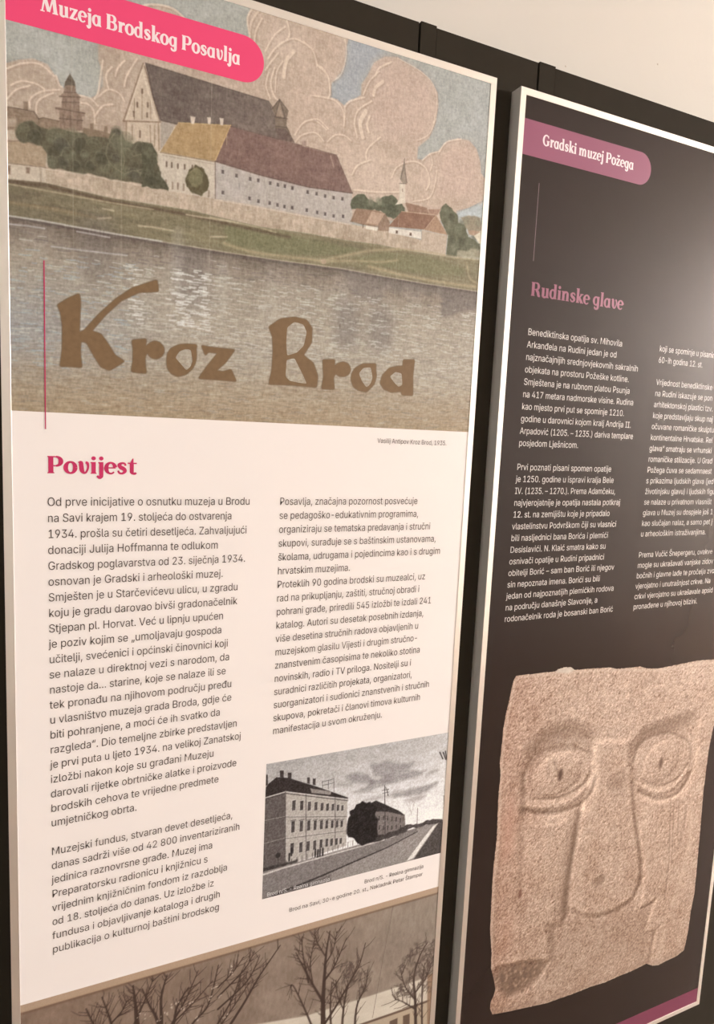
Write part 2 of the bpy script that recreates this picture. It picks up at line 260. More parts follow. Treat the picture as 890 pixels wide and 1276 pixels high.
    'g': (425, '207,-151 180,-149 156,-146 134,-140 114,-132 97,-122 82,-110 70,-97 59,-84 51,-69 101,-41 122,-66 131,-74 142,-82 154,-88 169,-93 187,-96 207,-97 236,-95 261,-87 282,-75 298,-58 308,-34 311,-6 311,68 306,68 287,41 277,32 266,23 252,16 236,10 217,6 195,5 165,7 138,14 113,27 90,43 71,65 55,90 43,120 36,154 34,191 36,229 43,263 55,293 71,320 90,342 112,361 138,374 166,382 196,384 218,383 237,379 253,373 267,365 279,356 288,346 308,319 313,319 313,379 372,379 372,-9 370,-40 363,-67 350,-90 334,-109 314,-124 291,-136 265,-144 237,-149|205,59 227,61 246,66 264,75 278,87 290,103 300,121 307,142 311,166 312,193 311,219 307,242 300,264 291,283 279,299 264,312 247,322 227,328 205,330 182,328 163,322 145,312 130,298 118,282 109,262 102,241 98,218 96,193 98,167 102,144 109,123 118,104 131,88 145,76 163,66 183,61'),
    'h': (410, '114,227 114,0 53,0 53,509 114,509 114,287 102,287 116,319 132,344 152,362 175,374 200,382 227,384 252,383 275,377 295,369 313,356 328,340 341,321 350,298 355,271 357,240 357,0 296,0 296,235 293,263 286,286 273,304 256,318 235,326 210,329 192,328 176,324 161,317 147,308 136,297 126,283 119,266 115,248'),
    'i': (166, '53,0 53,379 114,379 114,0|84,443 73,444 63,448 54,455 47,463 43,472 41,483 43,494 47,504 54,512 63,518 73,522 84,524 95,522 105,518 114,512 121,504 125,494 126,483 125,472 121,463 114,455 105,448 95,444'),
    'j': (166, '53,379 114,379 114,-30 112,-52 108,-72 102,-90 92,-106 80,-119 65,-129 47,-137 27,-141 4,-143 -10,-143 -10,-87 2,-87 18,-85 31,-80 40,-72 47,-61 51,-46 53,-29|83,443 72,444 62,448 53,455 47,463 42,472 41,483 42,494 47,504 53,512 62,518 72,522 83,524 95,522 105,518 114,512 120,504 125,494 126,483 125,472 120,463 114,455 105,448 95,444'),
    'k': (380, '110,137 110,212 121,212 284,379 360,379 184,199 177,199|53,0 53,509 114,509 114,0|294,0 148,186 191,229 372,0'),
    'l': (189, '139,-2 112,0 91,8 74,20 62,37 55,59 53,84 53,509 114,509 114,83 117,71 120,62 126,57 135,53 146,52 170,54 181,3 162,-1'),
    'm': (609, '53,0 53,379 112,379 112,295 108,295 114,314 122,331 132,346 144,358 158,368 172,376 187,382 203,385 219,386 245,383 268,375 287,361 303,342 314,320 321,295 312,295 318,312 326,329 337,343 350,356 364,366 381,375 398,381 417,385 437,386 458,385 478,380 497,372 514,361 529,346 541,328 550,307 555,283 557,255 557,0 496,0 496,254 493,279 485,298 473,313 456,323 438,329 419,330 402,329 387,326 374,320 363,312 353,302 345,290 340,277 336,263 335,247 335,0 274,0 274,260 272,280 265,297 253,311 238,322 220,328 199,330 185,329 171,326 158,320 145,312 135,302 126,289 119,274 115,257 114,238 114,0'),
    'n': (409, '114,227 114,0 53,0 53,379 112,379 112,287 102,287 116,319 132,344 152,362 175,374 200,382 227,384 252,383 275,377 295,369 313,356 328,340 341,321 350,298 355,271 357,240 357,0 296,0 296,235 293,263 286,286 273,304 256,318 235,326 210,329 192,328 176,324 161,317 147,308 136,297 126,283 119,266 115,248'),
    'o': (415, '207,-8 174,-5 144,3 117,16 93,35 72,58 56,85 44,116 37,150 34,187 37,225 44,260 56,291 72,318 93,341 117,360 144,374 174,382 207,384 241,382 271,374 299,360 323,341 343,318 359,291 371,260 379,225 381,187 379,150 371,116 359,85 343,58 323,35 299,16 271,3 241,-5|207,46 231,49 252,55 270,66 285,80 298,97 307,117 314,139 318,163 319,187 318,212 314,236 307,258 298,278 285,296 270,310 252,321 231,328 207,330 184,328 163,321 145,310 130,296 118,278 108,258 102,236 98,212 96,187 98,163 102,139 108,117 118,97 130,80 145,66 163,55 184,49'),
    'p': (424, '53,-143 53,379 112,379 112,319 118,319 137,346 147,355 158,364 171,373 188,379 207,383 229,384 259,382 287,374 313,361 335,342 354,320 370,293 381,261 388,227 390,189 388,151 381,116 370,84 355,57 336,34 313,16 288,3 260,-6 229,-8 208,-7 189,-3 173,4 159,12 147,21 138,31 118,59 114,59 114,-143|220,47 242,49 262,55 279,66 294,80 306,97 316,117 323,139 327,163 328,189 327,215 323,239 316,261 307,281 295,298 280,311 262,322 243,328 220,330 198,328 178,322 161,312 147,299 134,282 125,263 118,241 114,216 113,189 114,162 118,138 125,115 135,95 147,78 162,65 179,55 198,49'),
    'r': (259, '53,0 53,379 112,379 112,321 115,321 124,339 137,354 152,367 171,377 191,383 213,385 229,384 243,384 243,322 230,324 207,326 190,324 174,321 159,315 146,306 135,296 126,284 119,269 115,254 114,237 114,0'),
    's': (365, '182,-8 157,-7 133,-3 112,3 93,12 76,24 62,38 50,54 41,73 36,94 94,107 101,87 111,72 124,60 141,52 160,47 181,45 206,47 227,53 244,62 258,74 265,88 268,103 266,115 262,126 254,136 243,144 229,150 212,155 149,170 118,180 92,192 72,208 58,227 50,249 47,274 49,295 55,314 65,332 79,347 95,360 115,370 137,378 161,383 187,384 212,383 234,379 254,372 271,363 286,352 299,339 309,324 318,308 324,290 268,277 262,291 254,304 243,316 228,325 210,331 187,333 166,331 147,326 131,317 119,305 111,292 109,277 110,264 115,253 124,243 136,235 152,229 172,223 229,209 261,200 287,187 306,171 320,153 328,131 331,107 329,85 323,65 312,47 298,31 281,18 260,6 236,-2 210,-7'),
    't': (227, '204,379 204,327 6,327 6,379|65,471 126,471 126,98 127,83 130,70 136,61 144,55 156,51 170,50 185,51 202,54 213,2 192,-3 168,-4 138,-1 113,7 92,21 77,41 68,64 65,93'),
    'u': (410, '182,-5 158,-3 135,2 115,11 97,23 82,39 69,59 60,82 54,109 53,139 53,379 114,379 114,144 116,117 124,94 137,75 154,61 175,53 200,50 218,51 234,55 249,62 263,71 274,83 283,97 290,113 295,132 296,153 296,379 357,379 357,0 298,0 298,92 307,92 294,60 277,35 257,17 234,5 209,-3'),
    'v': (389, '163,0 17,379 84,379 165,155 187,87 206,21 184,21 203,87 224,155 305,379 371,379 226,0'),
    'z': (380, '42,0 42,46 254,320 254,323 48,323 48,379 333,379 333,331 126,60 126,56 339,56 339,0'),
    'ć': (395, '207,-8 174,-5 144,3 117,16 93,35 72,58 56,85 44,116 37,150 34,187 37,225 44,260 56,291 72,318 93,341 117,360 144,374 174,382 207,384 226,384 243,381 260,377 276,371 291,364 305,356 318,346 330,335 340,322 349,308 356,293 362,277 303,262 290,289 270,311 242,325 207,330 184,328 163,321 145,310 130,296 118,278 108,258 102,236 98,212 96,187 98,163 102,139 108,117 118,97 130,80 145,66 163,55 184,49 207,46 243,52 271,66 292,89 304,117 363,102 357,86 350,70 341,56 331,43 319,32 306,21 292,12 277,5 261,-1 244,-5 226,-7|181,429 228,529 297,529 231,429'),
    'č': (395, '207,-8 174,-5 144,3 117,16 93,35 72,58 56,85 44,116 37,150 34,187 37,225 44,260 56,291 72,318 93,341 117,360 144,374 174,382 207,384 226,384 243,381 260,377 276,371 291,364 305,356 318,346 330,335 340,322 349,308 356,293 362,277 303,262 290,289 270,311 242,325 207,330 184,328 163,321 145,310 130,296 118,278 108,258 102,236 98,212 96,187 98,163 102,139 108,117 118,97 130,80 145,66 163,55 184,49 207,46 243,52 271,66 292,89 304,117 363,102 357,86 350,70 341,56 331,43 319,32 306,21 292,12 277,5 261,-1 244,-5 226,-7|158,529 207,469 256,529 317,529 317,526 236,435 178,435 98,526 98,529'),
    'đ': (424, '195,-8 165,-6 137,3 111,16 89,34 70,57 55,84 43,116 36,151 34,189 36,227 43,261 55,293 70,320 89,342 112,361 137,374 165,382 196,384 218,383 237,379 253,373 267,364 278,355 287,346 306,319 311,319 311,509 372,509 372,0 313,0 313,59 307,59 287,31 277,21 266,12 252,4 236,-3 217,-7|205,47 226,49 246,55 263,65 278,78 290,95 299,115 306,138 310,162 312,189 310,216 306,241 300,263 290,282 278,299 263,312 246,322 227,328 205,330 182,328 162,322 145,311 130,298 118,281 108,261 102,239 98,215 96,189 98,163 102,139 109,117 118,97 130,80 145,66 162,55 182,49|202,420 202,467 422,467 422,420'),
    'Š': (446, '224,-9 188,-7 156,-1 128,9 102,23 81,40 64,60 51,83 42,109 38,137 104,137 108,118 114,102 123,88 136,76 150,66 166,59 185,53 204,50 224,49 246,50 267,54 286,60 303,69 317,79 329,92 338,106 344,122 346,139 344,154 340,168 332,179 322,189 310,197 296,205 245,222 184,239 145,253 112,269 86,289 67,313 56,341 52,372 54,400 62,425 75,448 92,468 113,484 138,498 165,508 195,514 227,516 259,514 289,508 316,498 340,484 360,468 377,449 390,427 398,403 401,378 337,378 332,402 320,421 302,437 280,449 254,456 225,459 204,457 185,454 167,448 152,440 139,430 129,418 121,405 117,391 115,376 117,359 122,345 131,334 142,324 155,315 169,308 212,293 264,279 312,264 344,248 359,238 372,226 384,213 395,198 402,180 407,161 408,139 406,112 399,87 386,64 370,43 349,25 323,11 294,0 261,-7|173,659 223,599 271,659 332,659 332,656 252,565 194,565 113,656 113,659'),
    'š': (365, '182,-8 157,-7 133,-3 112,3 93,12 76,24 62,38 50,54 41,73 36,94 94,107 101,87 111,72 124,60 141,52 160,47 181,45 206,47 227,53 244,62 258,74 265,88 268,103 266,115 262,126 254,136 243,144 229,150 212,155 149,170 118,180 92,192 72,208 58,227 50,249 47,274 49,295 55,314 65,332 79,347 95,360 115,370 137,378 161,383 187,384 212,383 234,379 254,372 271,363 286,352 299,339 309,324 318,308 324,290 268,277 262,291 254,304 243,316 228,325 210,331 187,333 166,331 147,326 131,317 119,305 111,292 109,277 110,264 115,253 124,243 136,235 152,229 172,223 229,209 261,200 287,187 306,171 320,153 328,131 331,107 329,85 323,65 312,47 298,31 281,18 260,6 236,-2 210,-7|137,529 186,469 235,529 296,529 296,526 215,435 157,435 77,526 77,529'),
    'Ž': (438, '42,0 42,46 273,385 306,431 341,476 348,454 285,452 40,452 40,509 397,509 397,462 169,129 134,81 97,33 90,54 152,57 399,57 399,0|170,659 219,599 268,659 329,659 329,656 248,565 190,565 110,656 110,659'),
    'ž': (380, '42,0 42,46 254,320 254,323 48,323 48,379 333,379 333,331 126,60 126,56 339,56 339,0|138,529 187,469 235,529 296,529 296,526 216,435 158,435 78,526 78,529'),
    '–': (349, '350,244 350,188 0,188 0,244'),
    '“': (300, '52,318 104,509 151,509 121,318|175,318 228,509 274,509 244,318'),
    '”': (300, '52,318 82,509 151,509 98,318|175,318 205,509 274,509 222,318'),
    '„': (286, '38,-119 68,71 138,71 85,-119|161,-119 192,71 261,71 208,-119'),
    ' ': (188, ''),
}
_tess = {}
def within(p, L):
    ins = False
    for i in range(len(L)):
        (ax, ay), (bx, by) = L[i - 1], L[i]
        if (ay > p[1]) != (by > p[1]) and p[0] < (bx - ax) * (p[1] - ay) / (by - ay) + ax: ins = not ins
    return ins
def fill(loops):
    """triangles for a set of outlines, each outer one with its own holes"""
    start = [0]
    for l in loops: start.append(start[-1] + len(l))
    depth = [sum(within(l[0], m) for m in loops if m is not l) for l in loops]
    out = []
    for i, l in enumerate(loops):
        if depth[i] % 2: continue
        grp = [i] + [j for j, m in enumerate(loops) if depth[j] == depth[i] + 1 and within(m[0], l)]
        ids = [start[g] + k for g in grp for k in range(len(loops[g]))]
        for t in tessellate_polygon([[Vector((x, y, 0)) for x, y in loops[g]] for g in grp]): out.append(tuple(ids[q] for q in t))
    return out
def glyph_tris(c):
    if c not in _tess:
        adv, s = GLYPH[c]
        loops = [[tuple(map(int, q.split(','))) for q in p.split(' ')] for p in s.split('|')] if s else []
        pts = [q for l in loops for q in l]
        _tess[c] = (adv, pts, fill(loops))
    return _tess[c]
def text_width(s): return sum(glyph_tris(c)[0] for c in s) - 60
def text_geo(lines, size, y, spread=0.9):
    """lines: (string, left, baseline down from the top, right or None) in mm on the panel"""
    V, F = [], []
    ratios = [(r - l) / (text_width(s) * size / 1000) for s, l, b, r in lines if r]
    mean = sum(ratios) / len(ratios) if ratios else spread
    if len(ratios) < len(lines) and len(lines) > 2: mean = spread
    for s, l, b, r in lines:
        k = (r - l) / text_width(s) if r else mean * size / 1000
        x = l - 40 * k
        for c in s:
            adv, pts, tris = glyph_tris(c)
            o = len(V)
            for px, py in pts:
                V.append((mm(x + px * k), y, -mm(b - py * size / 1000)))
            F += [(o + a, o + b2, o + c2) for a, b2, c2 in tris]
            x += adv * k
    return V, F
def mm(v): return v / 1000.0

# ---- the fat soft serif of the headings, drawn stroke by stroke (units: 1000 to the em)
def ring(cx, cy, rx, ry, a0, a1, thick, thin, n=22, e0=None, e1=None):
    P = []
    for i in range(n + 1):
        t = i / n
        a = math.radians(a0 + (a1 - a0) * t)
        w = thin + (thick - thin) * math.cos(a) ** 2
        if e0 is not None and t < .3: w = e0 + (w - e0) * t / .3
        if e1 is not None and t > .7: w = e1 + (w - e1) * (1 - t) / .3
        P.append((cx + rx * math.cos(a), cy + ry * math.sin(a), w))
    return sweep(P)
def sweep(P):
    out = []
    L = []
    for i, (x, y, w) in enumerate(P):
        a = P[max(i - 1, 0)]; b = P[min(i + 1, len(P) - 1)]
        dx, dy = b[0] - a[0], b[1] - a[1]; d = math.hypot(dx, dy) or 1
        w = w + BOLD
        nx, ny = -dy / d * w / 2, dx / d * w / 2
        L.append(((x + nx, y + ny), (x - nx, y - ny)))
    for i in range(len(L) - 1):
        out.append(hull([L[i][0], L[i][1], L[i + 1][1], L[i + 1][0]]))
    return out
def hull(pts):
    pts = sorted(set(pts))
    def half(ps):
        h = []
        for p in ps:
            while len(h) > 1 and (h[-1][0] - h[-2][0]) * (p[1] - h[-2][1]) - (h[-1][1] - h[-2][1]) * (p[0] - h[-2][0]) <= 0: h.pop()
            h.append(p)
        return h[:-1]
    return half(pts) + half(pts[::-1])
BOLD = 28
def smooth(pts, n=8):
    """Catmull-Rom through (x, y, width)"""
    R = []
    for i in range(len(pts) - 1):
        p = [pts[max(i - 1, 0)], pts[i], pts[i + 1], pts[min(i + 2, len(pts) - 1)]]
        for j in range(n):
            t = j / n
            R.append(tuple(0.5 * (2 * p[1][k] + (p[2][k] - p[0][k]) * t + (2 * p[0][k] - 5 * p[1][k] + 4 * p[2][k] - p[3][k]) * t * t + (3 * p[1][k] - p[0][k] - 3 * p[2][k] + p[3][k]) * t ** 3) for k in range(len(pts[0]))))
    R.append(tuple(pts[-1]))
    return R
def dot(cx, cy, r, n=18): return [[(cx + r * math.cos(2 * math.pi * i / n), cy + r * math.sin(2 * math.pi * i / n)) for i in range(n)]]
def bar(x0, y0, x1, y1):
    b = BOLD / 2
    return [[(x0 - b, y0), (x1 + b, y0), (x1 + b, y1), (x0 - b, y1)]]
def stem(x0, x1, y0, y1, foot=True, flag=True):
    S = bar(x0, y0, x1, y1)
    if foot: S += [[(x0 - 42, y0), (x1 + 42, y0), (x1 + 42, y0 + 30), (x1, y0 + 62), (x0, y0 + 62), (x0 - 42, y0 + 30)]]
    if flag: S += [[(x0 - 48, y1 - 34), (x0, y1 - 84), (x1, y1 - 84), (x1, y1), (x0 - 48, y1 - 4)]]
    return S
def cap_stem(x0, x1, y0, y1):
    return bar(x0, y0, x1, y1) + [[(x0 - 45, y0), (x1 + 45, y0), (x1 + 45, y0 + 30), (x1, y0 + 58), (x0, y0 + 58), (x0 - 45, y0 + 30)],
                                  [(x0 - 45, y1), (x0 - 45, y1 - 30), (x0, y1 - 58), (x1, y1 - 58), (x1 + 30, y1 - 30), (x1 + 30, y1)]]
def S_a(x=0):
    return ring(x + 215, 235, 145, 215, 0, 360, 120, 52, 28) + bar(x + 300, 20, x + 425, 480) + [[(x + 300, 0), (x + 470, 0), (x + 470, 34), (x + 425, 70), (x + 300, 70)]]
SERIF = {
    ' ': (210, []),
    'o': (470, ring(235, 238, 165, 222, 0, 360, 135, 52, 30)),
    'e': (440, ring(230, 238, 160, 222, 8, 318, 130, 52, 26, e1=30) + bar(110, 225, 395, 275)),
    'u': (520, stem(70, 200, 110, 480, False) + ring(230, 120, 105, 100, 180, 320, 128, 75, 12, e1=45) + bar(325, 20, 452, 480) + [[(280, 446), (325, 396), (452, 396), (452, 480), (280, 476)], [(325, 0), (495, 0), (495, 34), (452, 70), (325, 70)]]),
    'v': (440, sweep(smooth([(60, 455, 40), (125, 440, 120), (140, 300, 135), (165, 130, 130), (235, 30, 60), (310, 60, 45), (365, 190, 48), (378, 320, 55), (350, 430, 80), (290, 455, 60)], 6)) + [[(30, 480), (30, 446), (80, 400), (195, 400), (195, 480)]]),
    'a': (490, S_a()),
    'd': (500, S_a() + stem(300, 425, 60, 740, False)),
    'g': (480, ring(215, 245, 145, 205, 0, 360, 120, 52, 28) + bar(300, -60, 425, 480) + ring(255, -60, 108, 110, 0, -165, 120, 62, 16, e1=70) + dot(150, -95, 48)),
    'z': (430, bar(40, 408, 400, 480) + bar(30, 0, 400, 72) + [[(245, 430), (400, 430), (185, 50), (30, 50)]] + [[(40, 480), (40, 340), (85, 340), (110, 410)], [(400, 0), (400, 145), (355, 145), (330, 70)]]),
    'j': (250, stem(75, 200, -50, 480, False) + ring(85, -50, 55, 112, 0, -150, 122, 70, 14, e1=70) + dot(20, -110, 48) + dot(138, 625, 82)),
    'i': (270, stem(70, 200, 0, 480) + dot(135, 625, 82)),
    'l': (270, stem(70, 200, 0, 740)),
    'r': (370, stem(65, 195, 0, 480) + sweep(smooth([(190, 290, 40), (235, 410, 62), (300, 430, 90)])) + dot(305, 415, 68)),
    's': (400, sweep(smooth([(335, 345, 40), (300, 430, 50), (205, 452, 56), (105, 385, 105), (150, 285, 128), (265, 215, 130), (310, 120, 105), (215, 28, 54), (105, 50, 50), (60, 145, 40)], 6))),
    't': (350, bar(100, 110, 225, 480) + [[(100, 470), (225, 470), (225, 650), (190, 650)]] + bar(25, 424, 335, 480) + ring(250, 118, 88, 92, 180, 330, 128, 70, 12, e1=40)),
    'k': (490, stem(65, 195, 0, 740) + sweep([(180, 200, 55), (370, 450, 55)]) + sweep([(225, 270, 110), (400, 30, 140)]) + bar(295, 430, 470, 480) + bar(320, 0, 500, 50)),
    'n': (540, stem(65, 195, 0, 480) + ring(285, 330, 110, 118, 165, 0, 125, 62, 14) + stem(332, 458, 0, 340, True, False)),
    'm': (810, stem(65, 195, 0, 480) + ring(280, 330, 105, 118, 165, 0, 125, 62, 14) + stem(322, 448, 0, 340, True, False) + ring(535, 330, 105, 118, 165, 0, 125, 62, 14) + stem(577, 703, 0, 340, True, False)),
    'M': (860, sweep([(90, 20, 50), (215, 660, 62)]) + sweep([(215, 655, 140), (400, 60, 140)]) + sweep([(420, 40, 52), (600, 650, 60)]) + sweep([(640, 680, 145), (725, 20, 150)]) + bar(15, 0, 190, 48) + bar(590, 0, 835, 52) + bar(120, 632, 290, 680) + bar(570, 632, 720, 680)),
    'B': (610, cap_stem(70, 210, 0, 680) + bar(200, 630, 340, 680) + bar(200, 335, 350, 382) + bar(200, 0, 360, 52) + ring(320, 507, 140, 148, -90, 90, 125, 50, 14) + ring(335, 192, 165, 167, -90, 90, 135, 52, 14)),
    'P': (580, cap_stem(70, 215, 0, 680) + bar(205, 630, 330, 680) + bar(205, 275, 330, 325) + ring(320, 478, 165, 178, -90, 90, 140, 50, 16)),
    'R': (630, cap_stem(70, 210, 0, 680) + bar(200, 630, 330, 680) + bar(200, 312, 330, 360) + ring(320, 495, 150, 160, -90, 90, 130, 50, 16) + sweep(smooth([(330, 330, 110), (440, 210, 140), (490, 60, 120), (580, 25, 50)]))),
    'G': (680, ring(340, 340, 245, 318, 42, 335, 140, 58, 30, e0=60) + bar(440, 40, 575, 330) + bar(390, 285, 640, 335) + [[(500, 480), (560, 480), (560, 650), (530, 650)]]),
}
SERIF['ž'] = (430, SERIF['z'][1] + sweep([(110, 700, 62), (220, 590, 70)]) + sweep([(220, 590, 70), (330, 700, 62)]))
_ser = {}
def serif_tris(c):
    if c not in _ser:
        adv, polys = SERIF[c]
        pts, faces = [], []
        for P in polys:
            a = sum(P[i][0] * P[(i + 1) % len(P)][1] - P[(i + 1) % len(P)][0] * P[i][1] for i in range(len(P)))
            if abs(a) < 1: continue
            if a < 0: P = P[::-1]
            faces.append(list(range(len(pts), len(pts) + len(P)))); pts += [Vector(p) for p in P]
        if faces:
            v, e, f, ov, oe, of = delaunay_2d_cdt(pts, [], faces, 0, 0.5)
            _ser[c] = (adv, [tuple(q) for q in v], [tuple(t) for t, src in zip(f, of) if src])
        else: _ser[c] = (adv, [], [])
    return _ser[c]
def serif_geo(s, left, base, right, capheight, y):
    adv = [serif_tris(c)[0] for c in s]
    k = (right - left) / (sum(adv) - 80); kv = capheight / 680.0
    V, F = [], []; x = left - 35 * k
    for c in s:
        a, pts, tris = serif_tris(c)
        o = len(V)
        V += [(mm(x + px * k), y, -mm(base - py * kv)) for px, py in pts]
        F += [tuple(o + i for i in t) for t in tris]
        x += a * k
    return V, F
def poly_geo(loops_list, y):
    """loops_list: list of [outer, hole, hole ...], mm on the panel"""
    V, F = [], []
    for loops in loops_list:
        pts = [q for l in loops for q in l]
        tris = tessellate_polygon([[Vector((a, -b, 0)) for a, b in l] for l in loops])
        o = len(V)
        V += [(mm(a), y, -mm(b)) for a, b in pts]
        F += [tuple(o + i for i in t) for t in tris]
    return V, F

# ---------------------------------------------------------------- painting a printed picture point by point
class Canvas:
    """a grid of points over a rectangle of the panel (mm, y down); colours are photo-like sRGB 0-255"""
    def __init__(s, x0, y0, x1, y1, res, base, seed=1):
        s.x0, s.y0, s.res = x0, y0, res
        s.nx = int(round((x1 - x0) / res)) + 1; s.ny = int(round((y1 - y0) / res)) + 1
        s.xs = np.linspace(x0, x1, s.nx); s.ys = np.linspace(y0, y1, s.ny)
        s.C = np.empty((s.ny, s.nx, 3)); s.C[:] = base
        s.mask = None
        s.rng = np.random.default_rng(seed)
    def win(s, xa, ya, xb, yb):
        i0 = max(int((xa - s.x0) / s.res) - 1, 0); i1 = min(int((xb - s.x0) / s.res) + 3, s.nx)
        j0 = max(int((ya - s.y0) / s.res) - 1, 0); j1 = min(int((yb - s.y0) / s.res) + 3, s.ny)
        return i0, i1, j0, j1
    def put(s, w, a, c):
        i0, i1, j0, j1 = w
        a = a[..., None]
        s.C[j0:j1, i0:i1] = s.C[j0:j1, i0:i1] * (1 - a) + np.asarray(c, float) * a
    def sdf(s, P, w):
        i0, i1, j0, j1 = w
        X, Y = np.meshgrid(s.xs[i0:i1], s.ys[j0:j1])
        D = np.full(X.shape, 1e9); ins = np.zeros(X.shape, bool)
        n = len(P)
        for k in range(n):
            ax, ay = P[k]; bx, by = P[(k + 1) % n]
            dx, dy = bx - ax, by - ay
            L = dx * dx + dy * dy or 1e-9
            t = np.clip(((X - ax) * dx + (Y - ay) * dy) / L, 0, 1)
            D = np.minimum(D, (X - ax - t * dx) ** 2 + (Y - ay - t * dy) ** 2)
            if ay != by:
                c = ((ay > Y) != (by > Y)) & (X < dx * (Y - ay) / dy + ax)
                ins ^= c
        D = np.sqrt(D)
        return np.where(ins, D, -D)
    def poly(s, P, c, soft=0.7, alpha=1.0, rough=0.0):
        xs = [p[0] for p in P]; ys = [p[1] for p in P]
        m = soft + rough + 1
        w = s.win(min(xs) - m, min(ys) - m, max(xs) + m, max(ys) + m)
        if w[1] <= w[0] or w[3] <= w[2]: return
        d = s.sdf(P, w)
        if rough: d = d + rough * s.noise(6 * rough, 6 * rough)[w[2]:w[3], w[0]:w[1]]
        s.put(w, np.clip(0.5 + d / (2 * soft), 0, 1) * alpha, c)
    def line(s, P, c, width=1.0, soft=0.6, alpha=1.0, taper=None):
        """width: one number, or start and end"""
        if not isinstance(width, (tuple, list)): width = (width, width)
        n = len(P) - 1
        xs = [p[0] for p in P]; ys = [p[1] for p in P]
        m = max(width) / 2 + soft + 1
        w = s.win(min(xs) - m, min(ys) - m, max(xs) + m, max(ys) + m)
        if w[1] <= w[0] or w[3] <= w[2]: return
        i0, i1, j0, j1 = w
        X, Y = np.meshgrid(s.xs[i0:i1], s.ys[j0:j1])
        A = np.zeros(X.shape)
        for k in range(n):
            ax, ay = P[k][:2]; bx, by = P[k + 1][:2]
            dx, dy = bx - ax, by - ay; L = dx * dx + dy * dy or 1e-9
            t = np.clip(((X - ax) * dx + (Y - ay) * dy) / L, 0, 1)
            d = np.sqrt((X - ax - t * dx) ** 2 + (Y - ay - t * dy) ** 2)
            h = (width[0] + (width[1] - width[0]) * (k + t) / n) / 2
            A = np.maximum(A, np.clip(0.5 + (h - d) / (2 * soft), 0, 1))
        s.put(w, A * alpha, c)
    def curve(s, P, c, width=1.0, soft=0.6, alpha=1.0):
        s.line(smooth([tuple(p) for p in P], 5), c, width, soft, alpha)
    def blob(s, cx, cy, rx, ry, c, soft=1.0, alpha=1.0, n=18, ang=0.0):
        ca, sa = math.cos(ang), math.sin(ang)
        s.poly([(cx + rx * math.cos(2 * math.pi * i / n) * ca - ry * math.sin(2 * math.pi * i / n) * sa,
                 cy + rx * math.cos(2 * math.pi * i / n) * sa + ry * math.sin(2 * math.pi * i / n) * ca) for i in range(n)], c, soft, alpha)
    def noise(s, sx, sy, octaves=1):
        """smooth noise in -1..1 over the whole canvas; sx, sy: size of a feature in mm"""
        out = np.zeros((s.ny, s.nx)); amp = 1.0; tot = 0
        for o in range(octaves):
            gx = max(int((s.xs[-1] - s.xs[0]) / sx) + 3, 3); gy = max(int((s.ys[-1] - s.ys[0]) / sy) + 3, 3)
            G = s.rng.uniform(-1, 1, (gy, gx))
            u = (s.xs - s.xs[0]) / sx; v = (s.ys - s.ys[0]) / sy
            iu = np.minimum(u.astype(int), gx - 2); iv = np.minimum(v.astype(int), gy - 2)
            fu = u - iu; fv = v - iv; fu = fu * fu * (3 - 2 * fu); fv = fv * fv * (3 - 2 * fv)
            a = G[np.ix_(iv, iu)] * (1 - fu) + G[np.ix_(iv, iu + 1)] * fu
            b = G[np.ix_(iv + 1, iu)] * (1 - fu) + G[np.ix_(iv + 1, iu + 1)] * fu
            out += amp * (a * (1 - fv[:, None]) + b * fv[:, None]); tot += amp
            amp *= 0.6; sx /= 2; sy /= 2
        return out / tot * 1.5
    def blur(s, A, r):
        n = max(int(round(r / s.res)), 1); k = np.exp(-0.5 * (np.arange(-2 * n, 2 * n + 1) / n) ** 2); k /= k.sum()
        P = np.pad(A, 2 * n, mode='edge')
        P = sum(k[i] * P[i:i + A.shape[0], :] for i in range(4 * n + 1))
        return sum(k[i] * P[:, i:i + A.shape[1]] for i in range(4 * n + 1))
    def near(s, P, width):
        """soft ridge, 1 along a curve and falling off over width"""
        P = smooth([tuple(p) for p in P], 5)
        X, Y = np.meshgrid(s.xs, s.ys); D = np.full(X.shape, 1e9)
        for (ax, ay), (bx, by) in zip(P[:-1], P[1:]):
            dx, dy = bx - ax, by - ay; L = dx * dx + dy * dy or 1e-9
            t = np.clip(((X - ax) * dx + (Y - ay) * dy) / L, 0, 1)
            D = np.minimum(D, (X - ax - t * dx) ** 2 + (Y - ay - t * dy) ** 2)
        return np.exp(-D / (width * width))
    def tint(s, amount, n, sel=None):
        m = n[..., None] * amount
        if sel is not None: m = m * sel[..., None]
        s.C += m
    def inside(s, P, soft=1.0):
        return np.clip(0.5 + s.sdf(P, (0, s.nx, 0, s.ny)) / (2 * soft), 0, 1)
    def mesh(s, name, mat, parent, y, keep=None):
        rgb = ink(np.clip(s.C, 0, 255)).reshape(-1, 3)
        X, Y = np.meshgrid(s.xs, s.ys)
        co = np.stack([X.ravel() / 1000, np.full(X.size, y), -Y.ravel() / 1000], 1)
        idx = np.arange(s.nx * s.ny).reshape(s.ny, s.nx)
        q = np.stack([idx[1:, :-1], idx[1:, 1:], idx[:-1, 1:], idx[:-1, :-1]], -1).reshape(-1, 4)
        if keep is not None:
            k = keep.ravel()
            q = q[k[q].mean(1) > 0.5]
            used = np.zeros(len(co), bool); used[q.ravel()] = True
            new = np.cumsum(used) - 1
            q = new[q]; co = co[used]; rgb = rgb[used]
        me = bpy.data.meshes.new(name)
        me.vertices.add(len(co)); me.vertices.foreach_set('co', co.astype(np.float32).ravel())
        me.loops.add(q.size); me.loops.foreach_set('vertex_index', q.astype(np.int32).ravel())
        me.polygons.add(len(q)); me.polygons.foreach_set('loop_start', np.arange(0, q.size, 4, dtype=np.int32))
        me.update(calc_edges=True)
        a = me.color_attributes.new('print', 'FLOAT_COLOR', 'POINT')
